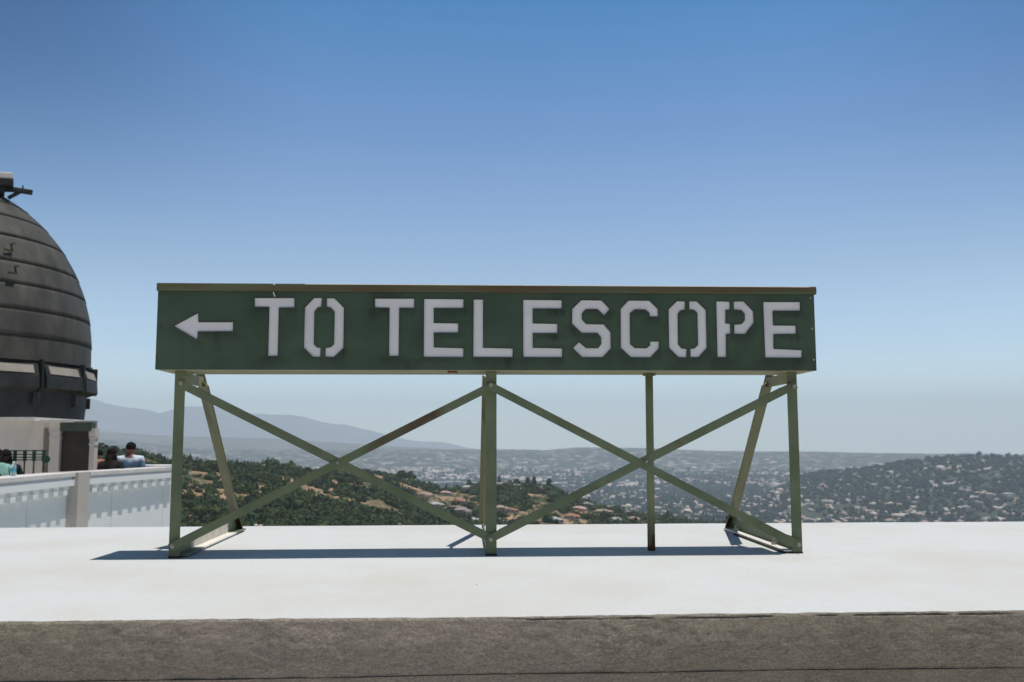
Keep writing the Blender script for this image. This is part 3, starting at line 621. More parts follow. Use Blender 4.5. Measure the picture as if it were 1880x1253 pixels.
# small hooks on the shell
for px, py in ((8, 458), (15, 500)):
    d0 = ray(px, py); o_ = Vector((0, 0, H)); cc = Vector((DCX, DCY, zeq)); dd = d0.normalized(); oc = o_ - cc
    bq = oc.dot(dd); t = -bq - math.sqrt(max(0, bq * bq - (oc.length_squared - (RR * 1.05) ** 2))); p = o_ + dd * t; nn = (p - cc).normalized()
    tz = Vector((0, 0, 1)).cross(nn).normalized()
    s_ = MB(); s_.bar(p, p - tz * -0.22, 0.03, 0.04, tuple(nn)); s_.bar(p + tz * 0.2, p + tz * 0.16 + Vector((0, 0, 0.16)), 0.03, 0.04, tuple(nn)); s_.bar(p + tz*0.14 + Vector((0,0,.15)), p + tz * 0.26 + Vector((0, 0, 0.2)), 0.03, 0.04, tuple(nn)); s_.build('lifting_hook', M['seam'], dm)
# drum
zr0 = H + D * az_slope(168, 738)[1] * (1 - (RR / D) ** 2); zb0_ = H + (D * (1 - (RR / D) ** 2)) * az_slope(168, 771)[1]
vs, fs = revolve([(RR * 0.985, bz[0] + 0.0), (RR * 0.985, zr0), (RR * 0.97, zb0_ - 0.3), (RR * 0.97, ZF)]); raw('drum', vs, fs, M['copper_dark'], dm, True)
vs, fs = revolve([(RR * 0.98, bz[0] + 0.03), (RR + 0.06, bz[0] + 0.03), (RR + 0.06, bz[0] - 0.02), (RR * 0.98, bz[0] - 0.03)]); raw('rim', vs, fs, M['copper'], dm)
# ring of boxes round the drum
zt1 = bz[0] - 0.10; zt0 = zr0 + 0.22
nb = 16
for k in range(nb):
    a = 2 * math.pi * (k + 0.45) / nb; mt = Matrix.Translation((DCX, DCY, 0)) @ Matrix.Rotation(a, 4, 'Z')
    hw = math.pi * RR / nb * 0.90
    s_ = MB(); r0, r1 = RR * 0.97, RR + 0.13
    vsb = [(r0, -hw, zt1 + 0.05), (r0, hw, zt1 + 0.05), (r1 - 0.10, -hw, zt1), (r1 - 0.10, hw, zt1), (r1, -hw, zt1 - 0.30), (r1, hw, zt1 - 0.30), (r1 + 0.02, -hw, zt0), (r1 + 0.02, hw, zt0), (r0, -hw, zt0 - 0.1), (r0, hw, zt0 - 0.1)]
    o = raw('skirt_box', [mt @ Vector(v) for v in vsb], [(0, 1, 3, 2), (2, 3, 5, 4), (4, 5, 7, 6), (6, 7, 9, 8), (0, 2, 4, 6, 8), (1, 9, 7, 5, 3)], M['copper_dark'], dm)
    vsb = [(r1 - 0.085, -hw * 0.82, zt1 - 0.04), (r1 - 0.085, hw * 0.82, zt1 - 0.04), (r1 - 0.01, -hw * 0.82, zt1 - 0.24), (r1 - 0.01, hw * 0.82, zt1 - 0.24)]
    raw('sloped_panel', [mt @ (Vector(v) + Vector((0.012, 0, 0.004))) for v in vsb], [(0, 1, 3, 2)], M['coping_dull'], o)
    s_ = MB(); s_.box((RR, -0.03, zt0 - 0.05), (r1 + 0.06, 0.03, bz[0] + 0.02), Matrix.Translation((DCX, DCY, 0)) @ Matrix.Rotation(a + math.pi / nb, 4, 'Z'), 0.01)
    s_.box((RR * 0.95, -0.10, zt0 - 0.42), (r1 - 0.10, 0.10, zt0 - 0.12), Matrix.Translation((DCX, DCY, 0)) @ Matrix.Rotation(a + math.pi / nb, 4, 'Z'), 0.02)
    s_.build('bracket', M['copper_dark'], dm)
# shutter arch end and arm at the top
def dpt(px, py, off=0.0):
    d0 = ray(px, py); t = (D - RR * 0.3 + off) / math.hypot(d0.x, d0.y) * 1.0; return Vector((0, 0, H)) + d0 * t
P = dpt(10, 326); 
s_ = MB(); a_ = dpt(-70, 322); b_ = dpt(24, 329); s_.bar(a_, b_, 0.75, 0.16, (0, 0, 1), 0.02); s_.build('shutter_cap', M['coping'], dm)
s_ = MB(); a_ = dpt(-70, 336); b_ = dpt(24, 341); s_.bar(a_, b_, 0.8, 0.20, (0, 0, 1), 0.02)
s_.bar(dpt(-60, 350), dpt(8, 352), 0.6, 0.22, (0, 0, 1), 0.02); s_.build('shutter_track', M['copper_dark'], dm)
s_ = MB(); s_.bar(dpt(10, 346), dpt(60, 354), 0.12, 0.13, (0, 0, 1), 0.015); s_.bar(dpt(15, 364), dpt(38, 352), 0.10, 0.09, (0, 0, 1), 0.01); s_.cyl(dpt(42, 350), dpt(42, 341), 0.02); s_.build('shutter_arm', M['copper_dark'], dm)
offset_children(dm)

# pale base building
bb = thing('building', 'pale plaster building block under the dome, with pilasters and a dark doorway', 'building', (DCX, YB, ZF))
xa = onY(-260, 800, YB).x; xw = onY(80, 800, YB).x; xc0 = onY(91, 800, YB - 0.18).x; xc1 = onY(110, 800, YB - 0.18).x
xd1 = onY(165, 800, YB - 0.18).x; xe1 = onY(174, 800, YB - 0.18).x
zr = onY(80, 773, YB).z
xw1 = onY(178, 800, YB).x; kx = xw1 / YB * 1.01
fpv = [(xa, YB), (xw, YB), (xw, YB + 0.9), (xc0 + 0.01, YB + 0.9), (xc0 + 0.01, YB), (xw1, YB), (xw1 + kx * 3.5 - 0.05, YB + 3.5), (xa, YB + 9)]
raw('wall', [(x, y, z) for z in (ZF, zr) for x, y in fpv], [(i, (i + 1) % 8, (i + 1) % 8 + 8, i + 8) for i in range(8)] + [tuple(range(8, 16))], M['beige_wall'], bb)
s_ = MB(); s_.box((xa, YB - 0.12, zr + 0.0005), (onY(64, 800, YB).x, YB + 3, zr + 0.07)); s_.build('cornice', M['coping'], bb)
YP = YB - 0.18
def col(x0, x1, ztop_):
    c = MB(); c.box((x0, YP, ZF), (x1, YB - 0.002, ztop_)); 
    c.box((x0 - 0.015, YP - 0.015, ztop_ - 0.16), (x1 + 0.015, YB - 0.003, ztop_ + 0.0005)); ob = c.build('pilaster', M['beige_wall'], bb)
    for dz in (0.17, 0.29):
        c = MB(); c.box((x0 - 0.012, YP - 0.012, ztop_ - dz - 0.025), (x1 + 0.012, YB - 0.004, ztop_ - dz)); c.build('moulding', M['coping'], ob)
zpt = onY(100, 776, YP).z
col(xc0, xc1, zpt); col(xd1, xe1, zpt - 0.12)
s_ = MB(); s_.box((xc0 - 0.16, YP - 0.10, zpt + 0.001), (onY(127, 800, YP).x, YB + 0.3, zpt + 0.05)); s_.build('cornice', M['coping'], bb)
s_ = MB(); s_.box((xc1, YP - 0.02, zpt - 0.17), (xe1 - 0.06, YB - 0.01, zpt)); s_.build('lintel', M['lintel'], bb)
s_ = MB(); s_.box((xc1 + 0.001, YP + 0.10, ZF), (xd1 - 0.001, YP + 0.17, zpt - 0.172)); s_.build('door', M['door_dark'], bb)
offset_children(bb)

# railing behind the left parapet
rl = thing('railing', 'dark green metal railing in front of the pale wall below the dome', 'railing', (onY(50, 850, 16.2).x, 16.2, ZF))
YR_ = 15.2
zt_r = onY(50, 828, YR_).z
s_ = MB()
for dz, rr in ((0, 0.010), (-0.055, 0.008), (-0.10, 0.008), (-0.14, 0.008)):
    s_.cyl((onY(-60, 828, YR_).x, YR_, zt_r + dz), (onY(86, 828, YR_).x, YR_, zt_r + dz), rr, seg=8)
s_.build('rail', M['rail_green'], rl)
for px in (-40, -6, 27, 45, 62, 80):
    x_ = onY(px, 850, YR_).x; s_ = MB(); s_.box((x_ - 0.024, YR_ - 0.012, zt_r - 0.16), (x_ + 0.024, YR_ + 0.012, zt_r + 0.012)); s_.box((x_ - 0.009, YR_ - 0.009, ZF), (x_ + 0.009, YR_ + 0.009, zt_r - 0.161)); s_.build('post', M['rail_green'], rl)
s_ = MB(); x_ = onY(84, 850, YR_).x; s_.cyl((x_, YR_ - 0.02, zt_r - 0.13), (x_, YR_ + 0.02, zt_r - 0.13), 0.06, seg=16); s_.build('scroll', M['rail_green'], rl)
offset_children(rl)
rl.location.y = 16.2

# ================================================================== PEOPLE
def skin_mesh(name, nodes, edges, root, m_, parent, sub=2):
    me = bpy.data.meshes.new(name); me.from_pydata([n[0] for n in nodes], edges, []); o = bpy.data.objects.new(name, me); COL.objects.link(o)
    o.modifiers.new('s', 'SKIN'); 
    for i, n in enumerate(nodes):
        v = me.skin_vertices[0].data[i]; r_ = n[1]; v.radius = r_ if isinstance(r_, tuple) else (r_, r_); v.use_root = (i == root)
    mm = o.modifiers.new('d', 'SUBSURF'); mm.levels = sub; mm.render_levels = sub
    dg = bpy.context.evaluated_depsgraph_get(); dg.update(); m2 = bpy.data.meshes.new_from_object(o.evaluated_get(dg))
    o.modifiers.clear(); o.data = m2; bpy.data.meshes.remove(me); m2.name = name; m2.materials.clear(); m2.materials.append(m_)
    m2.polygons.foreach_set('use_smooth', [True] * len(m2.polygons)); o.parent = parent; return o
def person(label, loc, rz, hgt, arms, shirt, trousers, skin, long_hair=False, lean=0.0, sleeve=0.75, bag=False, headturn=0.0, wide=1.0):
    root = thing('person', label, 'person', loc, None, rz); root.scale = (hgt / 1.72,) * 3
    ly = lambda z: lean * max(0, z - 0.95)            # forward lean above the hips
    W = wide
    nodes = [((0, 0, 0.97), (0.155, 0.11)), ((0, ly(1.12), 1.12), (0.14 * W, 0.10)), ((0, ly(1.30), 1.30), (0.165 * W, 0.115)), ((0, ly(1.42), 1.42), (0.12 * W, 0.085)),
             ((0, ly(1.50), 1.50), (0.055, 0.055)), ((0, ly(1.56) + 0.01, 1.56), (0.06, 0.065)), ((0, ly(1.62) + 0.02, 1.62), (0.082, 0.098)), ((0, ly(1.69) + 0.01, 1.68), (0.07, 0.082))]
    E = [(0, 1), (1, 2), (2, 3), (3, 4), (4, 5), (5, 6), (6, 7)]
    arm_nodes = []
    for s, (el, wr) in zip((-1, 1), arms):
        i = len(nodes); sh = Vector((0.185 * s * W, ly(1.42), 1.41)); el = Vector(el); wr = Vector(wr); hd = wr + (wr - el).normalized() * 0.07
        nodes += [(tuple(sh), 0.062), (tuple(sh.lerp(el, .5)), 0.052), (tuple(el), 0.042), (tuple(el.lerp(wr, .5)), 0.038), (tuple(wr), (0.024, 0.03)), (tuple(hd), (0.018, 0.038))]
        E += [(3, i), (i, i + 1), (i + 1, i + 2), (i + 2, i + 3), (i + 3, i + 4), (i + 4, i + 5)]
        arm_nodes.append((sh, el, wr, hd))
    for s in (-1, 1):
        i = len(nodes)
        nodes += [((0.095 * s, 0, 0.90), 0.095), ((0.10 * s, 0.01, 0.70), 0.078), ((0.10 * s, 0.02, 0.50), 0.056), ((0.105 * s, 0, 0.30), 0.055), ((0.105 * s, -0.01, 0.10), 0.036), ((0.11 * s, 0.05, 0.04), (0.036, 0.036)), ((0.12 * s, 0.16, 0.03), (0.04, 0.026))]
        E += [(0, i)] + [(i + k, i + k + 1) for k in range(6)]
    body = skin_mesh('body', nodes, E, 0, skin, root)
    # fingers, nose, ears joined to the body mesh
    ex = MB()
    for k, (sh, el, wr, hd) in enumerate(arm_nodes):
        f = (hd - wr).normalized(); s = -1 if k == 0 else 1; sd_ = Vector((0, 0, 1)).cross(f); sd_ = sd_.normalized() if sd_.length > 0.2 else Vector((1, 0, 0)); dn = f.cross(sd_).normalized(); dn = dn if dn.z < 0 else -dn
        for j, ln_ in enumerate((0.07, 0.082, 0.076, 0.06)):
            b0 = hd + sd_ * (j - 1.5) * 0.019 + f * 0.005; b1 = b0 + f * ln_ * .5 + dn * 0.008; b2 = b1 + f * ln_ * .4 + dn * 0.022
            ex.cyl(b0, b1, 0.009, 0.008, 8); ex.ball(b1, 0.0082, seg=8); ex.cyl(b1, b2, 0.008, 0.0065, 8); ex.ball(b2, 0.0066, seg=8)
        t0 = wr + f * 0.02 - sd_ * 0.03 * s; t1 = t0 + f * 0.035 - sd_ * 0.022 * s; t2 = t1 + f * 0.03; ex.cyl(t0, t1, 0.011, 0.009, 8); ex.cyl(t1, t2, 0.009, 0.007, 8)
    hy = ly(1.62)
    ex.ball((0, hy + 0.025, 1.60), 0.086, (0.88, 1.02, 1.08), 20)      # jaw and skull volume
    ex.ball((0, hy + 0.055, 1.555), 0.05, (0.95, 0.9, 0.7), 16)
    ex.cyl((0, hy + 0.105, 1.625), (0, hy + 0.128, 1.592), 0.008, 0.014, 8); ex.ball((0, hy + 0.120, 1.592), 0.014, seg=10)
    for s in (-1, 1): ex.ball((0.077 * s, hy + 0.02, 1.60), 0.028, (0.35, 0.7, 1.1), 12)
    ex.ball((0, hy + 0.103, 1.565), 0.022, (1.1, 0.4, 0.35), 10)
    e = ex.build('tmp', skin, None, True)
    bm = bmesh.new(); bm.from_mesh(body.data); bm.from_mesh(e.data); bm.to_mesh(body.data); bm.free(); bpy.data.objects.remove(e)
    body.data.polygons.foreach_set('use_smooth', [True] * len(body.data.polygons))
    ey = MB()
    for s in (-1, 1): ey.ball((0.03 * s, hy + 0.103, 1.622), 0.0105, seg=10)
    ey.build('eyes', M['hair'], root, True)
    # shirt
    n2 = [((0, ly(.93), 0.93), (0.18, 0.135)), ((0, ly(1.12), 1.12), (0.172 * W, 0.13)), ((0, ly(1.30), 1.30), (0.192 * W, 0.142)), ((0, ly(1.42), 1.425), (0.135 * W, 0.10)), ((0, ly(1.49), 1.485), (0.075, 0.07))]
    E2 = [(0, 1), (1, 2), (2, 3), (3, 4)]
    for k, (sh, el, wr, hd) in enumerate(arm_nodes):
        i = len(n2); n2 += [(tuple(sh), 0.079), (tuple(sh.lerp(el, sleeve * 0.6)), 0.072), (tuple(sh.lerp(el, sleeve)), 0.066)]; E2 += [(3, i), (i, i + 1), (i + 1, i + 2)]
    sh_ = skin_mesh('shirt', n2, E2, 0, shirt, root)
    n3 = [((0, 0, 1.0), (0.165, 0.125)), ((0, 0, 0.95), (0.165, 0.125))]; E3 = [(0, 1)]
    for s in (-1, 1):
        i = len(n3); n3 += [((0.095 * s, 0, 0.88), 0.105), ((0.10 * s, 0.01, 0.70), 0.09), ((0.10 * s, 0.02, 0.50), 0.070), ((0.105 * s, 0, 0.30), 0.068), ((0.105 * s, -0.01, 0.10), 0.06)]; E3 += [(1, i)] + [(i + k, i + k + 1) for k in range(4)]
    skin_mesh('trousers', n3, E3, 0, trousers, root)
    hb = MB(); hb.ball((0, hy - 0.005, 1.640), 0.099, (0.92, 1.02, 0.92), 24)
    if long_hair:
        for k in range(9):
            a = -1.35 + 2.7 * k / 8; x_ = math.sin(a) * 0.085; y_ = -math.cos(a) * 0.075
            hb.cyl((x_ * 0.7, hy + y_ * 0.7, 1.66), (x_ * 1.05, hy + y_ - 0.01, 1.50), 0.026, 0.036, 10); hb.cyl((x_ * 1.05, hy + y_ - 0.01, 1.50), (x_ * 1.15, ly(1.3) + y_ * 1.2 - 0.065, 1.24 + 0.03 * math.sin(k * 2)), 0.036, 0.022, 10); hb.ball((x_ * 1.05, hy + y_ - 0.01, 1.50), 0.036, seg=10)
    if long_hair: hb.cyl((0, hy - 0.04, 1.6), (0, ly(1.35) - 0.06, 1.34), 0.07, 0.06, 12)
    h_ = hb.build('hair', M['hair'], root, True)
    bm = bmesh.new(); bm.from_mesh(h_.data)
    for v in bm.verts:
        n = math.sin(v.co.x * 90 + v.co.z * 30) * 0.002 + math.sin(v.co.y * 70 - v.co.z * 50) * 0.002
        v.co += v.normal * n
        if v.co.y > hy + 0.055 and v.co.z < 1.675: v.co.y = hy + 0.055
        if not long_hair and v.co.z < 1.585: v.co.z = 1.585
    bm.to_mesh(h_.data); bm.free()
    return root
YM = Bf.y - 0.35
pm = onY(238, 860, YM); zmh = onY(238, 812.5, YM).z
person('man with short black hair, seen from behind, in a white and blue dip-dyed shirt', (pm.x, YM, ZF), R(4), (zmh - ZF) * 1.0,
       (((-0.235, 0.06, 1.14), (-0.20, 0.28, 1.04)), ((0.24, 0.04, 1.13), (0.24, 0.26, 1.02))), M['dip_dye'], M['jeans'], M['skin_tan'], lean=0.06, wide=1.02)
YW = Bf.y - 1.3
pw = onY(200, 860, YW); zwh = onY(200, 823.5, YW).z
person('woman with long black hair and black top, seen from behind beside the dip-dyed shirt', (pw.x, YW, ZF), R(-10), (zwh - ZF) * 1.0,
       (((-0.27, 0.10, 1.15), (-0.25, 0.32, 1.08)), ((0.29, 0.04, 1.14), (0.26, 0.22, 1.02))), M['black_cloth'], M['dark_trousers'], M['skin'], long_hair=True, lean=0.14, sleeve=0.4)
YQ = YB + 1.1
pq = onY(184, 860, YQ); zq = onY(184, 826, YQ).z
person('person in a red top half hidden between the doorway pilaster and the woman', (pq.x, YQ, ZF), R(60), (zq - ZF) * 1.0,
       (((-0.27, 0.10, 1.15), (-0.20, 0.32, 1.12)), ((0.27, 0.10, 1.15), (0.20, 0.32, 1.12))), M['red_cloth'], M['jeans'], M['skin'], lean=0.1)
YS_ = 13.6
ps = onY(-4, 860, YS_); zsh = onY(-4, 823, YS_).z
person('dark-haired person in a pale teal shirt beside the water bottle', (ps.x, YS_, ZF), R(40), (zsh - ZF) * 1.0,
       (((-0.29, 0.10, 1.15), (-0.20, 0.34, 1.10)), ((0.29, 0.12, 1.15), (0.22, 0.34, 1.08))), M['teal_cloth'], M['dark_trousers'], M['skin_tan'], long_hair=True, lean=0.25, wide=1.1)
YS2 = 15.0; ps = onY(10, 850, YS2); zsh = onY(10, 826, YS2).z
person('dark-haired person mostly hidden behind the person in the teal shirt', (ps.x, YS2, ZF), R(20), (zsh - ZF),
       (((-0.27, 0.05, 1.13), (-0.24, 0.2, 0.98)), ((0.27, 0.05, 1.13), (0.24, 0.2, 0.98))), M['black_cloth'], M['dark_trousers'], M['skin_tan'], long_hair=True)
# bottle on the parapet
pb = onZ(24, 874.5, ZP); bt = thing('water_bottle', 'clear plastic water bottle with a blue band on the white parapet by the teal shirt', 'bottle', (pb.x, pb.y, ZP))
def lathe(prof, n=20):
    vs = [(r_ * math.cos(2 * math.pi * i / n), r_ * math.sin(2 * math.pi * i / n), z) for r_, z in prof for i in range(n)]
    fs = [(j * n + i, j * n + (i + 1) % n, (j + 1) * n + (i + 1) % n, (j + 1) * n + i) for j in range(len(prof) - 1) for i in range(n)]; return vs, fs
vs, fs = lathe([(0.001, 0.001), (0.032, 0.002), (0.034, 0.02), (0.034, 0.12), (0.028, 0.145), (0.014, 0.165), (0.013, 0.175)]); raw('bottle_body', vs, fs, M['plastic'], bt, True)
vs, fs = lathe([(0.0345, 0.06), (0.0345, 0.105)]); raw('bottle_band', vs, fs, M['bottle_label'], bt, True)
vs, fs = lathe([(0.015, 0.172), (0.0155, 0.19), (0.001, 0.191)]); raw('bottle_cap', vs, fs, M['white_paint'], bt, True)

# ================================================================== TERRAIN
def prof_az(pts):
    """list of (px, py) -> arrays az, slope"""
    a = np.array([az_slope(px, py) for px, py in pts]); return a[:, 0], a[:, 1]
L1 = prof_az([(-900, 800), (-300, 812), (100, 826), (180, 831), (218, 833), (258, 836), (300, 846), (338, 850), (368, 852), (400, 854), (424, 859), (441, 857), (471, 852), (503, 852), (527, 858), (551, 867),
              (607, 873), (632, 872), (664, 872), (696, 873), (724, 880), (760, 890), (783, 896), (807, 900), (839, 900), (871, 898), (900, 897), (930, 893), (969, 892), (996, 895), (1018, 900), (1031, 910), (1044, 914), (1060, 921),
              (1100, 934), (1150, 944), (1200, 953), (1300, 966), (1500, 985), (1900, 1010), (2600, 1040)])
D1 = (np.array([az_slope(p, 800)[0] for p in (-900, 100, 300, 480, 560, 700, 900, 1050, 1200, 1500, 2600)]), np.array([600, 560, 620, 680, 720, 820, 980, 1020, 1050, 1100, 1100.]))
L3 = prof_az([(1300, 960), (1380, 925), (1430, 900), (1470, 878), (1502, 871), (1525, 867), (1553, 868), (1587, 862), (1615, 857), (1644, 853), (1679, 849), (1724, 844), (1747, 841), (1793, 839), (1839, 841), (1880, 844), (2100, 850), (2600, 850)])
L4 = prof_az([(-900, 812), (180, 806), (340, 820), (480, 824), (600, 826), (700, 824), (890, 825), (940, 824), (1000, 827), (1060, 822), (1130, 822), (1200, 823), (1250, 826), (1300, 828), (1400, 829), (1500, 829), (1700, 833), (1880, 834), (2600, 834)])
L6 = prof_az([(-900, 790), (180, 792), (300, 800), (420, 803), (560, 808), (700, 818), (900, 830), (1300, 840), (2600, 840)])
L5 = prof_az([(-900, 700), (0, 715), (100, 728), (174, 735), (197, 743), (230, 748), (265, 751), (291, 756), (319, 748), (347, 746), (400, 752), (450, 765), (520, 764), (570, 765), (620, 777), (680, 792), (740, 802), (820, 814), (900, 830), (2600, 840)])
FLOOR = -185.0
def sstep(t): t = np.clip(t, 0, 1); return t * t * (3 - 2 * t)
def ridge_h(az, d, Lk, dcr, df, sfoot, back, rough=0.0, seed=1):
    s = np.interp(az, Lk[0], Lk[1]); s = s + (0.011 * np.clip((dcr if np.isscalar(dcr) else 0) - 9500, 0, 1) + (0.0012 if np.isscalar(dcr) else 0)) * (fbm(az * 100 + 400 + dcr * 0, az * 0 + seed, 5.0, 5, seed + 50) - 0.5); t = np.clip((np.log(d) - np.log(df)) / (np.log(dcr) - np.log(df)), 0, 1)
    t2 = 1 - (1 - t) ** 1.35
    z = H + np.minimum(d, dcr) * (sfoot + (s - sfoot) * t2)
    z = np.where(d > dcr, z - (d - dcr) * back, z)
    if rough: z = z + (fbm(d * np.sin(az) + 9000, d * np.cos(az) + 9000, rough * 12, 4, seed) - 0.5) * rough * sstep(1 - t * 0.8)
    return z
def terrain_z(az, d):
    dc1 = np.interp(az, *D1); df1 = dc1 * 0.5
    s1 = np.interp(az, *L1); foot = np.minimum(s1 - 0.02, -0.105)
    z1 = ridge_h(az, d, L1, dc1, df1, foot, 0.28, 9, 1)
    znear = -16 + (d - 30) * ((H + df1 * foot + 16) / (df1 - 30))
    z1 = np.where(d < df1, np.minimum(znear, -14), z1)
    x = d * np.sin(az); y = d * np.cos(az)
    zf = FLOOR + (fbm(x + 20000, y + 20000, 900, 3, 2) - 0.5) * 26
    z3 = ridge_h(az, d, L3, 3300.0, 2150.0, -0.1, 0.10, 24, 4)
    z3 = np.where(d < 2150, -999, z3)
    z4 = ridge_h(az, d, L4, 7000.0, 5200.0, -0.045, 0.12, 40, 5); z4 = np.where(d < 5200, -999, z4)
    z6 = ridge_h(az, d, L6, 9000.0, 7300.0, -0.02, 0.12, 60, 6); z6 = np.where(d < 7300, -999, z6)
    z5 = ridge_h(az, d, L5, 15000.0, 11500.0, -0.012, 0.12, 120, 7); z5 = np.where(d < 11500, -999, z5)
    return np.maximum.reduce([z1, zf, z3, z4, z6, z5])
azv = np.concatenate([np.linspace(-math.pi, -0.75, 40)[:-1], np.linspace(-0.75, 0.75, 620), np.linspace(0.75, math.pi, 40)[1:]])
dv = np.exp(np.linspace(math.log(22), math.log(16500), 450))
AZ, DD = np.meshgrid(azv, dv, indexing='ij'); ZT = terrain_z(AZ, DD)
TP = np.stack([DD * np.sin(AZ), DD * np.cos(AZ), ZT], -1)
# terrain material: dry brush near, town texture further out
m = bpy.data.materials.new('land'); m.use_nodes = True; N = m.node_tree.nodes; L = m.node_tree.links
bs = N['Principled BSDF']; bs.inputs['Roughness'].default_value = 0.95; bs.inputs['Specular IOR Level'].default_value = 0.1
tc = N.new('ShaderNodeTexCoord')
dry = rmp(nse(0.11).outputs['Fac'], 0.40, (0.17, 0.155, 0.075), 0.62, (0.52, 0.32, 0.22))
grn = rmp(nse(0.3).outputs['Fac'], 0.35, (0.035, 0.055, 0.025), 0.7, (0.09, 0.10, 0.045))
near_c = mixc(rmp(nse(0.016).outputs['Fac'], 0.44, (0, 0, 0), 0.52, (1, 1, 1)), grn, dry)
vor = N.new('ShaderNodeTexVoronoi'); vor.inputs['Scale'].default_value = 0.028; L.new(tc.outputs['Object'], vor.inputs['Vector'])
sepv = N.new('ShaderNodeSeparateColor'); L.new(vor.outputs['Color'], sepv.inputs[0])
town = mixc(rmp(sepv.outputs[0], 0.72, (0, 0, 0), 0.78, (1, 1, 1)), rmp(nse(0.01).outputs['Fac'], 0.35, (0.045, 0.065, 0.045), 0.65, (0.07, 0.08, 0.06)), rmp(sepv.outputs[1], 0.2, (0.22, 0.18, 0.16), 0.8, (0.42, 0.38, 0.36)))
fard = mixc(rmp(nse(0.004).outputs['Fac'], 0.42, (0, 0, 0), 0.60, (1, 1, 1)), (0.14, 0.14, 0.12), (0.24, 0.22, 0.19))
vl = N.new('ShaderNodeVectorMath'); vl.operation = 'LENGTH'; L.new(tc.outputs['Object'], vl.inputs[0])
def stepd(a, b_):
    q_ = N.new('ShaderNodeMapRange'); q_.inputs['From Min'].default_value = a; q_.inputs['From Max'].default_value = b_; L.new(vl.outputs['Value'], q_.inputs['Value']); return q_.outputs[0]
c_ = mixc(stepd(1050, 1300), near_c, town); c_ = mixc(stepd(6600, 7600), c_, fard); c_ = mixc(stepd(9500, 11500), c_, rmp(nse(0.002).outputs['Fac'], 0.3, (0.27, 0.27, 0.27), 0.7, (0.36, 0.35, 0.35)))  # far hills and mountains paled: haze painted into their colour
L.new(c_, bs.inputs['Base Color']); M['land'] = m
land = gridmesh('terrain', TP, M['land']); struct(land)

# ---- foliage meshes ------------------------------------------------
def ico(sub=1):
    bm = bmesh.new(); bmesh.ops.create_icosphere(bm, subdivisions=sub, radius=1); v = np.array([x.co[:] for x in bm.verts]); f = np.array([[q.index for q in p.verts] for p in bm.faces]); bm.free(); return v, f
def clump(seed, sub=2, leaves=60, leafs=0.30, flat=0.75, jag=0.25):
    r_ = np.random.default_rng(seed); v, f = ico(sub)
    n = fbm(v[:, 0] + 5 + seed, v[:, 1] + 5 + v[:, 2] * 1.7, 0.55, 3, seed) - 0.5
    v = v * (0.86 + n * jag * 4)[:, None] * np.array([1, 1, flat]); v[:, 2] += flat * 0.75
    vs = [v]; fs = [f]; k = len(v)
    d = r_.normal(size=(leaves, 3)); d /= np.linalg.norm(d, axis=1)[:, None]; d[:, 2] = np.abs(d[:, 2]) * 1.0 - 0.15
    c = d * np.array([1, 1, flat]) * r_.uniform(0.75, 1.12, (leaves, 1)); c[:, 2] += flat * 0.75
    tri = c[:, None, :] + r_.normal(size=(leaves, 3, 3)) * leafs * 0.5
    vs.append(tri.reshape(-1, 3)); fs.append(np.arange(leaves * 3).reshape(-1, 3) + k)
    return np.concatenate(vs), np.concatenate(fs)
def scatter(name, protos, pos, size, hsc, tints, m_, kind='stuff'):
    V = []; Fc = []; C = []; k = 0; n = len(pos); which = rng.integers(0, len(protos), n); rot = rng.uniform(0, 6.283, n)
    for p, (pv, pf) in enumerate(protos):
        idx = np.where(which == p)[0]
        if not len(idx): continue
        c, s = np.cos(rot[idx]), np.sin(rot[idx]); q = np.empty((len(idx), len(pv), 3))
        q[..., 0] = (pv[:, 0] * c[:, None] - pv[:, 1] * s[:, None]) * size[idx][:, None]; q[..., 1] = (pv[:, 0] * s[:, None] + pv[:, 1] * c[:, None]) * size[idx][:, None]
        q[..., 2] = pv[:, 2] * (size[idx] * hsc[idx])[:, None]; q += pos[idx][:, None, :]
        V.append(q.reshape(-1, 3)); Fc.append((pf[None] + (np.arange(len(idx)) * len(pv))[:, None, None] + k).reshape(-1, 3)); k += len(idx) * len(pv)
        C.append(np.repeat(tints[idx], len(pv), axis=0))
    V = np.concatenate(V); Fc = np.concatenate(Fc); C = np.concatenate(C)
    me = bpy.data.meshes.new(name); me.vertices.add(len(V)); me.vertices.foreach_set('co', V.reshape(-1).astype('f'))
    me.loops.add(Fc.size); me.loops.foreach_set('vertex_index', Fc.reshape(-1).astype('i')); me.polygons.add(len(Fc)); me.polygons.foreach_set('loop_start', np.arange(0, Fc.size, 3, dtype='i')); me.update(calc_edges=True)
    at = me.attributes.new('tint', 'FLOAT_COLOR', 'POINT'); at.data.foreach_set('color', np.concatenate([C, np.ones((len(C), 1))], 1).reshape(-1).astype('f'))
    me.materials.append(m_); o = bpy.data.objects.new(name, me); COL.objects.link(o)
    if kind: o['kind'] = kind
    return o
M['leaf'] = mat('brush_leaves', (0.026, 0.05, 0.024), (0.068, 0.10, 0.038), scale=0.15, rough=0.9, tint=True, spec=0.1)
M['leaf_far'] = mat('valley_leaves', (0.010, 0.034, 0.030), (0.025, 0.055, 0.040), scale=0.05, rough=0.9, tint=True, spec=0.1)
def tints(n, br=(0.55, 1.35)):
    b = rng.uniform(*br, n); w_ = rng.uniform(-0.15, 0.3, n); return np.stack([b * (1 + w_), b, b * (1 - w_ * 0.5)], 1)
def polar(n, a0, a1, d0, d1, pw=1.0):
    az = rng.uniform(a0, a1, n); d = np.exp(rng.uniform(math.log(d0), math.log(d1), n)) if pw == 0 else (rng.uniform(d0 ** pw, d1 ** pw, n)) ** (1 / pw); return az, d
A0, A1 = az_slope(-60, 800)[0] - 0.02, az_slope(1940, 800)[0] + 0.02
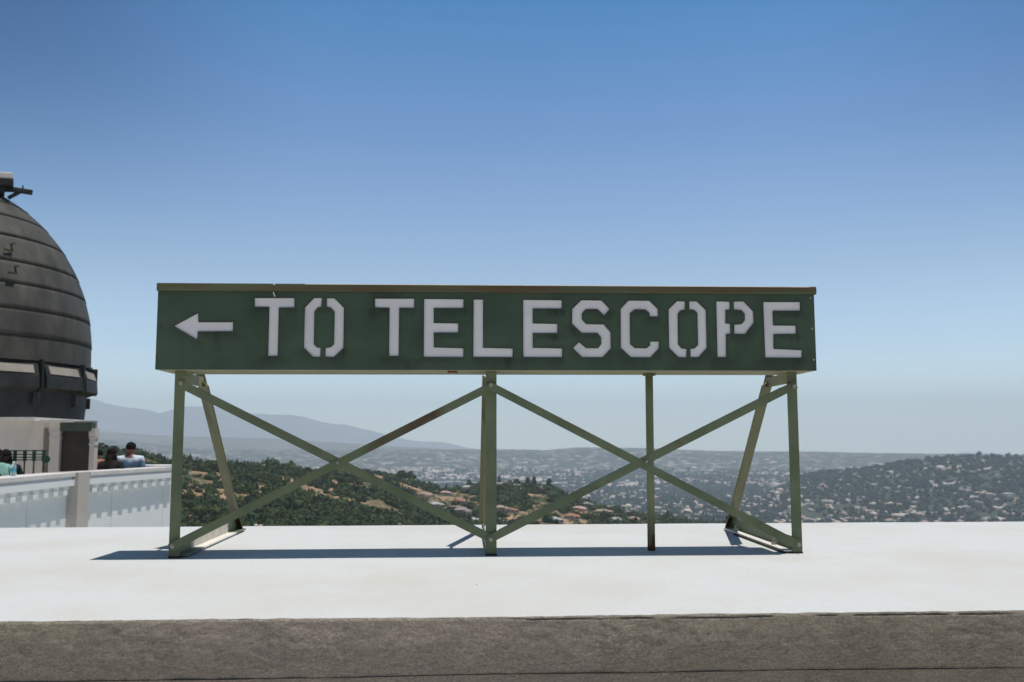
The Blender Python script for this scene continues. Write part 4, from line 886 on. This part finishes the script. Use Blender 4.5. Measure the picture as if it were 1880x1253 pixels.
# brush on the near hills
az, d = polar(26000, A0 - 0.03, az_slope(1330, 800)[0], 330, 1150, 1.3)
dc1 = np.interp(az, *D1); x, y = d * np.sin(az), d * np.cos(az)
dens = fbm(x + 3000, y + 3000, 22, 4, 21); dens2 = fbm(x + 3000, y + 3000, 160, 2, 22)
thr = np.interp(d / dc1, [0.5, 0.7, 0.85, 1.0], [0.40, 0.475, 0.565, 0.54])
keep = (d < dc1 * 1.05) & (dens * 0.8 + dens2 * 0.2 > thr)
# the bare reddish slope at left of the sign's leg
pr = [(az_slope(355, 900), 34.0)]
a1, d1, x1, y1 = az[keep], d[keep], x[keep], y[keep]; z1 = terrain_z(a1, d1)
px_s = (z1 - H) / d1
az355 = az_slope(330, 900)[0]; az440 = az_slope(455, 900)[0]
sl0 = az_slope(390, 896)[1]; sl1 = az_slope(390, 918)[1]; tt = (a1 - az355) / (az440 - az355)
bare = (tt > 0) & (tt < 1) & (px_s < sl0 - tt * 0.008) & (px_s > sl1 - tt * 0.010) & (rng.random(len(a1)) < 0.93)
k2 = ~bare; a1, d1, x1, y1, z1 = a1[k2], d1[k2], x1[k2], y1[k2], z1[k2]
sz = rng.uniform(1.5, 3.4, len(a1)) * (0.75 + 0.5 * rng.random(len(a1)) ** 3) * np.where(rng.random(len(a1)) < 0.05, 1.2, 1.0) * np.interp(d1, [400, 1000], [0.9, 1.25]); print('BRUSH', len(a1))
scatter('brush', [clump(50 + i, 1, 34, 0.5, 0.75 + 0.1 * (i % 3), 0.42) for i in range(8)], np.stack([x1, y1, z1 - 0.4], 1), sz, rng.uniform(0.75, 1.3, len(a1)), tints(len(a1)), M['leaf'])
# low scrub and grass tufts that break up the bare ground
az, d = polar(26000, A0 - 0.03, az_slope(1330, 800)[0], 330, 1150, 1.3); dc1 = np.interp(az, *D1); x, y = d * np.sin(az), d * np.cos(az)
keep = (d < dc1 * 1.03) & (fbm(x + 3000, y + 3000, 12, 3, 27) > 0.50); az, d, x, y = az[keep], d[keep], x[keep], y[keep]
scatter('low_scrub', [clump(70 + i, 1, 10, 0.5) for i in range(4)], np.stack([x, y, terrain_z(az, d) - 0.2], 1), rng.uniform(0.4, 1.3, len(x)), rng.uniform(0.6, 1.1, len(x)), tints(len(x), (0.7, 1.7)), M['leaf'])
# trees of the valley and of the right hill
az, d = polar(52000, A0, A1, 1100, 6000, 0.6)
x, y = d * np.sin(az), d * np.cos(az); z = terrain_z(az, d); dens = 0.5 * fbm(x + 20000, y + 20000, 260, 4, 31) + 0.5 * fbm(x + 20000, y + 20000, 60, 3, 32)
hill = (d > 2200) & (d < 3600) & (z > FLOOR + 30)
dc1 = np.interp(az, *D1)
keep = (dens > np.where(hill, 0.30, np.interp(d, [1100, 3000, 6000], [0.38, 0.42, 0.48]))) & (d > dc1 * 1.15) & ((z - H) / d < np.where(d > 3400, -0.028, 1))
x, y, z, d, hill = x[keep], y[keep], z[keep], d[keep], hill[keep]; print('VALLEY TREES', len(x))
scatter('valley_woods', [clump(80 + i, 1, 8, 0.5, flat=1.0) for i in range(4)], np.stack([x, y, z - 1], 1), rng.uniform(3.0, 6.5, len(x)) * (1 + 0.7 * rng.random(len(x)) ** 6) * np.interp(d, [1000, 6000], [0.9, 1.6]), rng.uniform(0.7, 1.25, len(x)), tints(len(x), (0.5, 1.3)), M['leaf_far'])

# ---- individual trees on the skyline of the near hills --------------
M['bark'] = mat('bark', (0.08, 0.06, 0.045), (0.14, 0.11, 0.08), scale=2, rough=0.95)
def tree_meshes(kind, seed):
    r_ = random.Random(seed); nr = np.random.default_rng(seed)
    t = MB(); t.cyl((0, 0, -0.3), (0.1, 0, 2.6), 0.35, 0.22, 10)
    cl = []
    if kind == 'cypress':
        t.cyl((0.1, 0, 2.6), (0, 0, 8.5), 0.22, 0.05, 8)
        for i in range(26): zz = 1.2 + 8.6 * i / 25; rr = 1.15 * math.sin(math.pi * min(0.97, 0.14 + 0.86 * i / 25)) ** 0.7; cl.append((r_.uniform(-.3, .3), r_.uniform(-.3, .3), zz, rr))
    elif kind == 'pine':
        t.cyl((0.1, 0, 2.6), (0, 0, 8.5), 0.22, 0.06, 8)
        for i in range(34): zz = 2.2 + 7 * (i / 33); rr = 0.7 + 0.5 * r_.random(); ra = (1 - i / 36) * 2.6 * r_.random() ** .5; a = r_.uniform(0, 6.28); cl.append((ra * math.cos(a), ra * math.sin(a), zz, rr))
    else:
        for i in range(6):
            a = i * 1.05 + r_.random(); e = Vector((math.cos(a) * 2.3, math.sin(a) * 2.3, 4.6 + r_.random() * 1.6)); t.cyl((0.1, 0, 2.3), e, 0.17, 0.05, 7)
        for i in range(44):
            a = r_.uniform(0, 6.28); ra = 3.5 * math.sqrt(r_.random()); zz = 3.0 + (5.2 * (1 - (ra / 4.4) ** 2)) * r_.random() + 0.4; cl.append((ra * math.cos(a), ra * math.sin(a), zz, r_.uniform(0.7, 1.25)))
    trunk = t.build('trunk', M['bark'], None, True); tm = trunk.data; bpy.data.objects.remove(trunk)
    V = []; Fc = []; k = 0; C = []
    for i, (cx, cy, cz, rr) in enumerate(cl):
        pv, pf = clump(seed * 100 + i, 1, 22, 0.42, 0.85, 0.3); V.append((pv - np.array([0, 0, .6])) * rr + np.array([cx, cy, cz])); Fc.append(pf + k); k += len(pv); b = nr.uniform(0.5, 1.25); C.append(np.tile([b, b, b * .9, 1], (len(pv), 1)))
    V = np.concatenate(V); Fc = np.concatenate(Fc); me = bpy.data.meshes.new('crown'); me.from_pydata(V.tolist(), [], Fc.tolist())
    at = me.attributes.new('tint', 'FLOAT_COLOR', 'POINT'); at.data.foreach_set('color', np.concatenate(C).reshape(-1).astype('f'))
    me.materials.append(M['leaf']); return tm, me
TM = {k: [tree_meshes(k, s) for s in ss] for k, ss in {'broad': (1, 2, 3), 'pine': (4, 5), 'cypress': (6,)}.items()}
def plant(px, ptop, kind, wpx, label, name, group=None, dist=None, k=0):
    """a tree standing on the hill crest in the direction px, as tall as it looks in the photo"""
    az = az_slope(px, 800)[0]; dcr = float(np.interp(az, *D1)) if dist is None else dist
    z = float(terrain_z(np.array([az]), np.array([dcr]))[0]) - 0.5; zt = H + dcr * az_slope(px, ptop)[1]
    hgt = max(4.0, zt - z); tm, cm_ = TM[kind][k % len(TM[kind])]; base_h = {'broad': 9.0, 'pine': 9.8, 'cypress': 10.0}[kind]; base_w = {'broad': 8.4, 'pine': 5.6, 'cypress': 2.8}[kind]
    root = thing(name, label, 'tree', (dcr * math.sin(az), dcr * math.cos(az), z), group, random.uniform(0, 6.28)); s = hgt / base_h; sw = (wpx / F * dcr) / base_w
    root.scale = (sw, sw, s)
    for nm, me in (('trunk', tm), ('crown', cm_)):
        o = bpy.data.objects.new(nm, me); COL.objects.link(o); o.parent = root
# (px, top, kind, width px)
plant(186, 812, 'broad', 26, 'leftmost dark tree above the far end of the parapet, right of the doorway pilaster', 'oak_tree', k=0)
plant(207, 817, 'broad', 24, 'dark round tree behind the woman in black', 'oak_tree', k=1)
plant(228, 826, 'broad', 18, 'low dark tree behind the shoulder of the man in the dip-dyed shirt', 'oak_tree', k=2)
plant(281, 832, 'broad', 11, 'small lone tree on the hill right of the man in the dip-dyed shirt', 'oak_tree', k=1)
plant(294, 832, 'broad', 14, 'small tree closest to the left leg of the sign on its left side', 'oak_tree', k=0)
for i, (px, tp, wd) in enumerate(((345, 843, 10), (369, 845, 11), (392, 847, 10), (440, 848, 12), (497, 847, 9), (457, 850, 9), (325, 844, 10))):
    plant(px, tp, 'broad', wd, 'small round tree along the top of the brushy hill left of the brace crossing', 'oak_tree', 'small trees along the brushy hilltop', k=i)
plant(536, 845, 'broad', 15, 'round dark tree standing alone on the falling hill just left of the brace crossing', 'oak_tree', k=2)
for i, (px, tp, wd) in enumerate(((565, 857, 20), (585, 860, 16), (603, 861, 16), (628, 866, 18), (573, 863, 14), (655, 863, 22), (672, 860, 24), (692, 863, 22), (708, 866, 26), (722, 872, 16), (783, 887, 20), (800, 888, 16))):
    plant(px, tp, 'broad', wd, 'dark bushy tree in the row along the ridge left of the middle leg', 'oak_tree', 'dark bushy trees along the left ridge', k=i)
plant(737, 862, 'broad', 28, 'large dark round-topped tree, left one of the pair standing above the bare slope', 'oak_tree', k=0)
plant(753, 863, 'broad', 26, 'large dark round-topped tree, right one of the pair standing above the bare slope', 'oak_tree', k=1)
plant(820, 888, 'cypress', 6, 'small thin cypress left of the middle leg', 'cypress_tree')
plant(862, 880, 'broad', 14, 'bushy tree just left of the middle leg', 'oak_tree', k=2)
plant(916, 873, 'pine', 9, 'pointed pine just right of the middle leg', 'pine_tree')
plant(932, 890, 'broad', 14, 'small round tree between the pointed pine and the twin tall trees', 'oak_tree', k=2)
plant(949, 878, 'broad', 15, 'round tree left of the twin tall cypresses', 'oak_tree', k=1)
plant(969, 875, 'cypress', 11, 'left one of the twin tall cypresses on the hill right of the middle leg', 'cypress_tree')
plant(980, 873, 'cypress', 10, 'right one of the twin tall cypresses on the hill right of the middle leg', 'cypress_tree')
plant(1008, 878, 'pine', 18, 'loose pale pine on the falling ridge right of the twin cypresses', 'pine_tree', k=1)
for i, (px, tp, wd) in enumerate(((880, 884, 14), (893, 888, 14), (990, 888, 14), (1000, 890, 12), (960, 889, 14), (1022, 896, 12))):
    plant(px, tp, 'broad', wd, 'low bushy tree on the hill crest near the middle leg', 'oak_tree', 'low trees on the crest near the middle leg', k=i)

# ---- houses -------------------------------------------------------------
HC_ = {'white': ((0.66, 0.65, 0.63), (0.50, 0.49, 0.48)), 'red': ((0.62, 0.56, 0.50), (0.42, 0.19, 0.14)), 'grey': ((0.50, 0.49, 0.47), (0.33, 0.31, 0.30)), 'tan': ((0.56, 0.47, 0.37), (0.42, 0.31, 0.24)), 'pink': ((0.62, 0.47, 0.42), (0.56, 0.40, 0.36))}
M['window'] = mat('window_glass', (0.03, 0.04, 0.05), (0.05, 0.06, 0.07), scale=3, rough=0.15, spec=0.6)
HM = {}
for k, (wc, rc) in HC_.items(): HM[k] = (mat(k + '_house_wall', wc, tuple(c * 0.9 for c in wc), scale=0.3), mat(k + '_house_roof', rc, tuple(c * 0.8 for c in rc), scale=0.5, bump=0.2, bscale=2))
def house_parts(kind, seed):
    r_ = random.Random(seed); w_ = r_.uniform(11, 18); dp = r_.uniform(8, 11); h_ = r_.choice((3.4, 3.8, 6.2)); wg = r_.uniform(5, 8)
    wm, rm = HM[kind]; a = MB(); a.box((-w_ / 2, -dp / 2, -3), (w_ / 2, dp / 2, h_)); a.box((w_ / 2 - 3, -dp / 2 - 4, -3), (w_ / 2 + wg - 3, dp / 2 - 3, h_ * 0.8)); wall = a.build('wall', wm); wall_m = wall.data; bpy.data.objects.remove(wall)
    def hip(x0, x1, y0, y1, z, rh):
        e = 0.6; x0 -= e; x1 += e; y0 -= e; y1 += e; hy = (y1 - y0) / 2; f = 0.9 * hy if (x1 - x0) > (y1 - y0) else 0.45 * (x1 - x0); ym = (y0 + y1) / 2
        if (x1 - x0) > (y1 - y0): return [(x0, y0, z), (x1, y0, z), (x1, y1, z), (x0, y1, z), (x0 + f, ym, z + rh), (x1 - f, ym, z + rh)], [(0, 1, 5, 4), (1, 2, 5), (2, 3, 4, 5), (3, 0, 4), (3, 2, 1, 0)]
        xm = (x0 + x1) / 2; return [(x0, y0, z), (x1, y0, z), (x1, y1, z), (x0, y1, z), (xm, y0 + f, z + rh), (xm, y1 - f, z + rh)], [(0, 1, 4), (1, 2, 5, 4), (2, 3, 5), (3, 0, 4, 5), (3, 2, 1, 0)]
    v1, f1 = hip(-w_ / 2, w_ / 2, -dp / 2, dp / 2, h_ + 0.02, 2.2); v2, f2 = hip(w_ / 2 - 3, w_ / 2 + wg - 3, -dp / 2 - 4, dp / 2 - 3, h_ * 0.8 + 0.03, 1.8)
    me = bpy.data.meshes.new('roof'); me.from_pydata(v1 + v2, [], f1 + [tuple(i + 6 for i in f) for f in f2]); me.materials.append(rm)
    xx = -w_ / 2 + 1.2; bl = [((w_ / 2 - 1.5, -dp / 2 - 4.06, 0.9), (w_ / 2 + 1.5, -dp / 2 - 3.95, 2.3))]; wn = []
    while xx < w_ / 2 - 4.5:
        bl.append(((xx, -dp / 2 - 0.05, 1.0), (xx + 1.5, -dp / 2 + 0.05, 2.4))); xx += 3.0
        if h_ > 5: bl.append(((xx - 3, -dp / 2 - 0.05, 4.0), (xx - 1.5, -dp / 2 + 0.05, 5.4)))
    for lo_, hi_ in bl: a = MB(); a.box(lo_, hi_); win = a.build('window', M['window']); wn.append(win.data); bpy.data.objects.remove(win)
    return wall_m, me, wn
HP = {k: [house_parts(k, i * 7 + j) for j in range(3)] for i, k in enumerate(HC_)}
def put_house(az, d, kind, label, group=None, s=1.0, j=0, face=0.0, full=False):
    z = float(terrain_z(np.array([az]), np.array([d]))[0])
    root = thing('house', label, 'house', (d * math.sin(az), d * math.cos(az), z + 0.3), group, -az + face); root.scale = (s, s, s)
    hw_, hr_, hwn = HP[kind][j % 3]
    for nm, me in [('wall', hw_), ('roof', hr_)] + ([('window', q) for q in hwn] if full else []):
        o = bpy.data.objects.new(nm, me); COL.objects.link(o); o.parent = root
    return z
def solve_d(px, py, d0=350, d1=1200):
    az, s = az_slope(px, py); ds = np.linspace(d0, d1, 500); sl = (terrain_z(np.full(500, az), ds) - H) / ds; i = np.where(sl >= s)[0]; return az, float(ds[i[0]]) if len(i) else float(ds[np.argmax(sl)])
NEARH = [(797, 929, 'white', 'white house under the brace on the slope left of the middle leg'), (842, 922, 'red', 'red-roofed house left of the middle leg, above the white terrace of houses'), (838, 936, 'pink', 'pink-roofed house left of the middle leg with a long low roof'),
 (845, 946, 'grey', 'grey house below the pink-roofed one left of the middle leg'), (868, 958, 'white', 'long pale house at the wall edge left of the middle leg'), (817, 906, 'pink', 'small pink house high on the ridge left of the middle leg'), (860, 897, 'white', 'white house on the ridge just left of the middle leg'),
 (918, 893, 'grey', 'grey house with a flat roof on the crest right of the middle leg'), (940, 892, 'white', 'pale house on the crest behind the round tree'), (918, 940, 'tan', 'tan house with a pink roof just right of the middle leg'), (937, 939, 'red', 'long red-roofed house right of the middle leg'),
 (914, 961, 'grey', 'grey roof at the wall edge just right of the middle leg'), (1013, 957, 'white', 'white house at the wall edge between the middle leg and the conduit'), (1048, 951, 'red', 'red-roofed house nearest the wall edge between the middle leg and the conduit'), (1063, 935, 'pink', 'pink house above the red-roofed one'),
 (1077, 930, 'grey', 'pale grey house with a small red roof above the brace'), (1105, 941, 'tan', 'long tan house left of the conduit'), (1130, 955, 'white', 'cream house at the wall edge left of the conduit'), (1163, 958, 'tan', 'tan house at the wall edge touching the conduit'), (1152, 934, 'white', 'small white house left of the conduit'), (1178, 935, 'red', 'red-roofed house directly left of the conduit'), (780, 915, 'tan', 'small tan house halfway up the slope under the descending brace')]
for i, (px, py, kd, lb) in enumerate(NEARH):
    az, d = solve_d(px, py + 3, 400, 1300); put_house(az, d, kd, lb, None, random.uniform(0.5, 0.72), i, random.uniform(-0.5, 0.5), True)
kinds = ['white', 'white', 'pink', 'grey', 'tan', 'red', 'pink']
GL = {'white': 'white-walled house among the valley trees beyond the wall', 'pink': 'pinkish house with a pink roof among the valley trees', 'grey': 'grey-roofed house among the valley trees', 'tan': 'tan house among the valley trees', 'red': 'house with a red tiled roof among the valley trees'}
cnt = 0
while cnt < 275:
    az = random.uniform(az_slope(1040, 800)[0], A1); d = random.uniform(1250 ** .5, 3300 ** .5) ** 2; z = float(terrain_z(np.array([az]), np.array([d]))[0])
    if (z - H) / d < az_slope(1400, 962)[1]: continue
    hx_, hy_ = d * math.sin(az), d * math.cos(az); cn = float(fbm(np.array([hx_ + 20000]), np.array([hy_ + 20000]), 330, 3, 36)[0])
    if cn < 0.50 or (d > 2300 and z > FLOOR + 60 and random.random() < 0.6): continue
    kd = random.choice(kinds); put_house(az, d, kd, GL[kd], kd + ' houses among the valley trees', random.uniform(0.55, 1.2), random.randrange(3), random.uniform(-0.7, 0.7)); cnt += 1
# the remaining town
bxv = np.array([[x, y, z] for z in (-.5, 1) for x, y in ((-1, -1), (1, -1), (1, 1), (-1, 1))], float); bxv[4:, :] *= np.array([1, 1, 1])
rv = np.concatenate([bxv, [[-0.55, 0, 1.5], [0.55, 0, 1.5]]]); rf = np.array([[0, 1, 5], [0, 5, 4], [1, 2, 6], [1, 6, 5], [2, 3, 7], [2, 7, 6], [3, 0, 4], [3, 4, 7], [4, 5, 9], [4, 9, 8], [5, 6, 9], [6, 7, 8], [6, 8, 9], [7, 4, 8]])
rv = rv * np.array([1, 0.65, 0.45])
az, d = polar(17000, A0, A1, 1400, 6300, 0.7); z = terrain_z(az, d); dc1 = np.interp(az, *D1)
dens = fbm(d * np.sin(az) + 20000, d * np.cos(az) + 20000, 260, 4, 31)
hill = (d > 2300) & (z > FLOOR + 35)
keep = (d > dc1 * 1.25) & ((z - H) / d < -0.012) & ((dens < 0.56) | (d < 3500)) & (~hill | (rng.random(len(d)) < 0.07)) & (rng.random(len(d)) < 0.05 + 2.4 * fbm(d * np.sin(az) + 20000, d * np.cos(az) + 20000, 700, 3, 35) ** 2); az, d, z = az[keep], d[keep], z[keep]
n = len(az); wht = rng.uniform(0.45, 1.0, n); ct = np.stack([wht, wht * rng.uniform(0.78, 1.0, n), wht * rng.uniform(0.72, 1.0, n)], 1)
big = (rng.random(n) < 0.05) & (z < FLOOR + 20); szh = rng.uniform(5, 10, n) * np.where(big, np.where(d > 3500, 3.5, 2.2), 1.0) * np.interp(d, [1400, 6000], [0.85, 1.4])
M['town'] = mat('distant_plaster', (0.74, 0.69, 0.65), (0.86, 0.83, 0.80), scale=0.02, tint=True)
scatter('distant_houses', [(rv, rf)], np.stack([d * np.sin(az), d * np.cos(az), z + 2], 1), szh, np.where(big, 0.35, 1.0), ct, M['town'])
# a row of long pale warehouses in the flat of the valley
for i, px in enumerate((770, 800, 832, 866, 905, 935, 1010, 1030, 1150, 1168)):
    az, s = az_slope(px, 884 + (4 if px > 1100 else 0)); dd_ = 4300.0 + 60 * (i % 3); zz = float(terrain_z(np.array([az]), np.array([dd_]))[0])
    wh = thing('warehouse', 'long low white warehouse in the band of pale roofs across the flat valley', 'warehouse', (dd_ * math.sin(az), dd_ * math.cos(az), zz), 'long white warehouses in the flat valley', -az)
    a = MB(); L_ = random.uniform(28, 45); a.box((-L_, -25, -5), (L_, 25, 12)); a.build('wall', M['white_wall'], wh); a = MB(); a.box((-L_ - 1, -26, 12.1), (L_ + 1, 26, 13.5), bev=0.4); a.build('roof', M['coping'], wh)

# ================================================================== HAZE
ms_ = bpy.data.materials.new('haze_air'); ms_.use_nodes = True; N = ms_.node_tree.nodes; L = ms_.node_tree.links
N.remove(N['Principled BSDF']); pvn = N.new('ShaderNodeVolumePrincipled'); pvn.inputs['Color'].default_value = (0.74, 0.88, 1.0, 1); pvn.inputs['Density'].default_value = 1.2e-4; pvn.inputs['Anisotropy'].default_value = 0.0
L.new(pvn.outputs[0], N['Material Output'].inputs['Volume'])
zlo = float(ZT.min()) - 1.5; zhi = float(ZT.max()) + 8
print('HAZE', zlo, zhi)
hz = MB(); hz.box((-17000, -17000, zlo), (17000, 17000, zhi)); ho = hz.build('haze', ms_); ho['kind'] = 'stuff'

# ------------------------------------------------------------------ focus
cam_d.dof.use_dof = True; cam_d.dof.focus_distance = YL / math.cos(0.05) + 0.03; cam_d.dof.aperture_fstop = 9.0
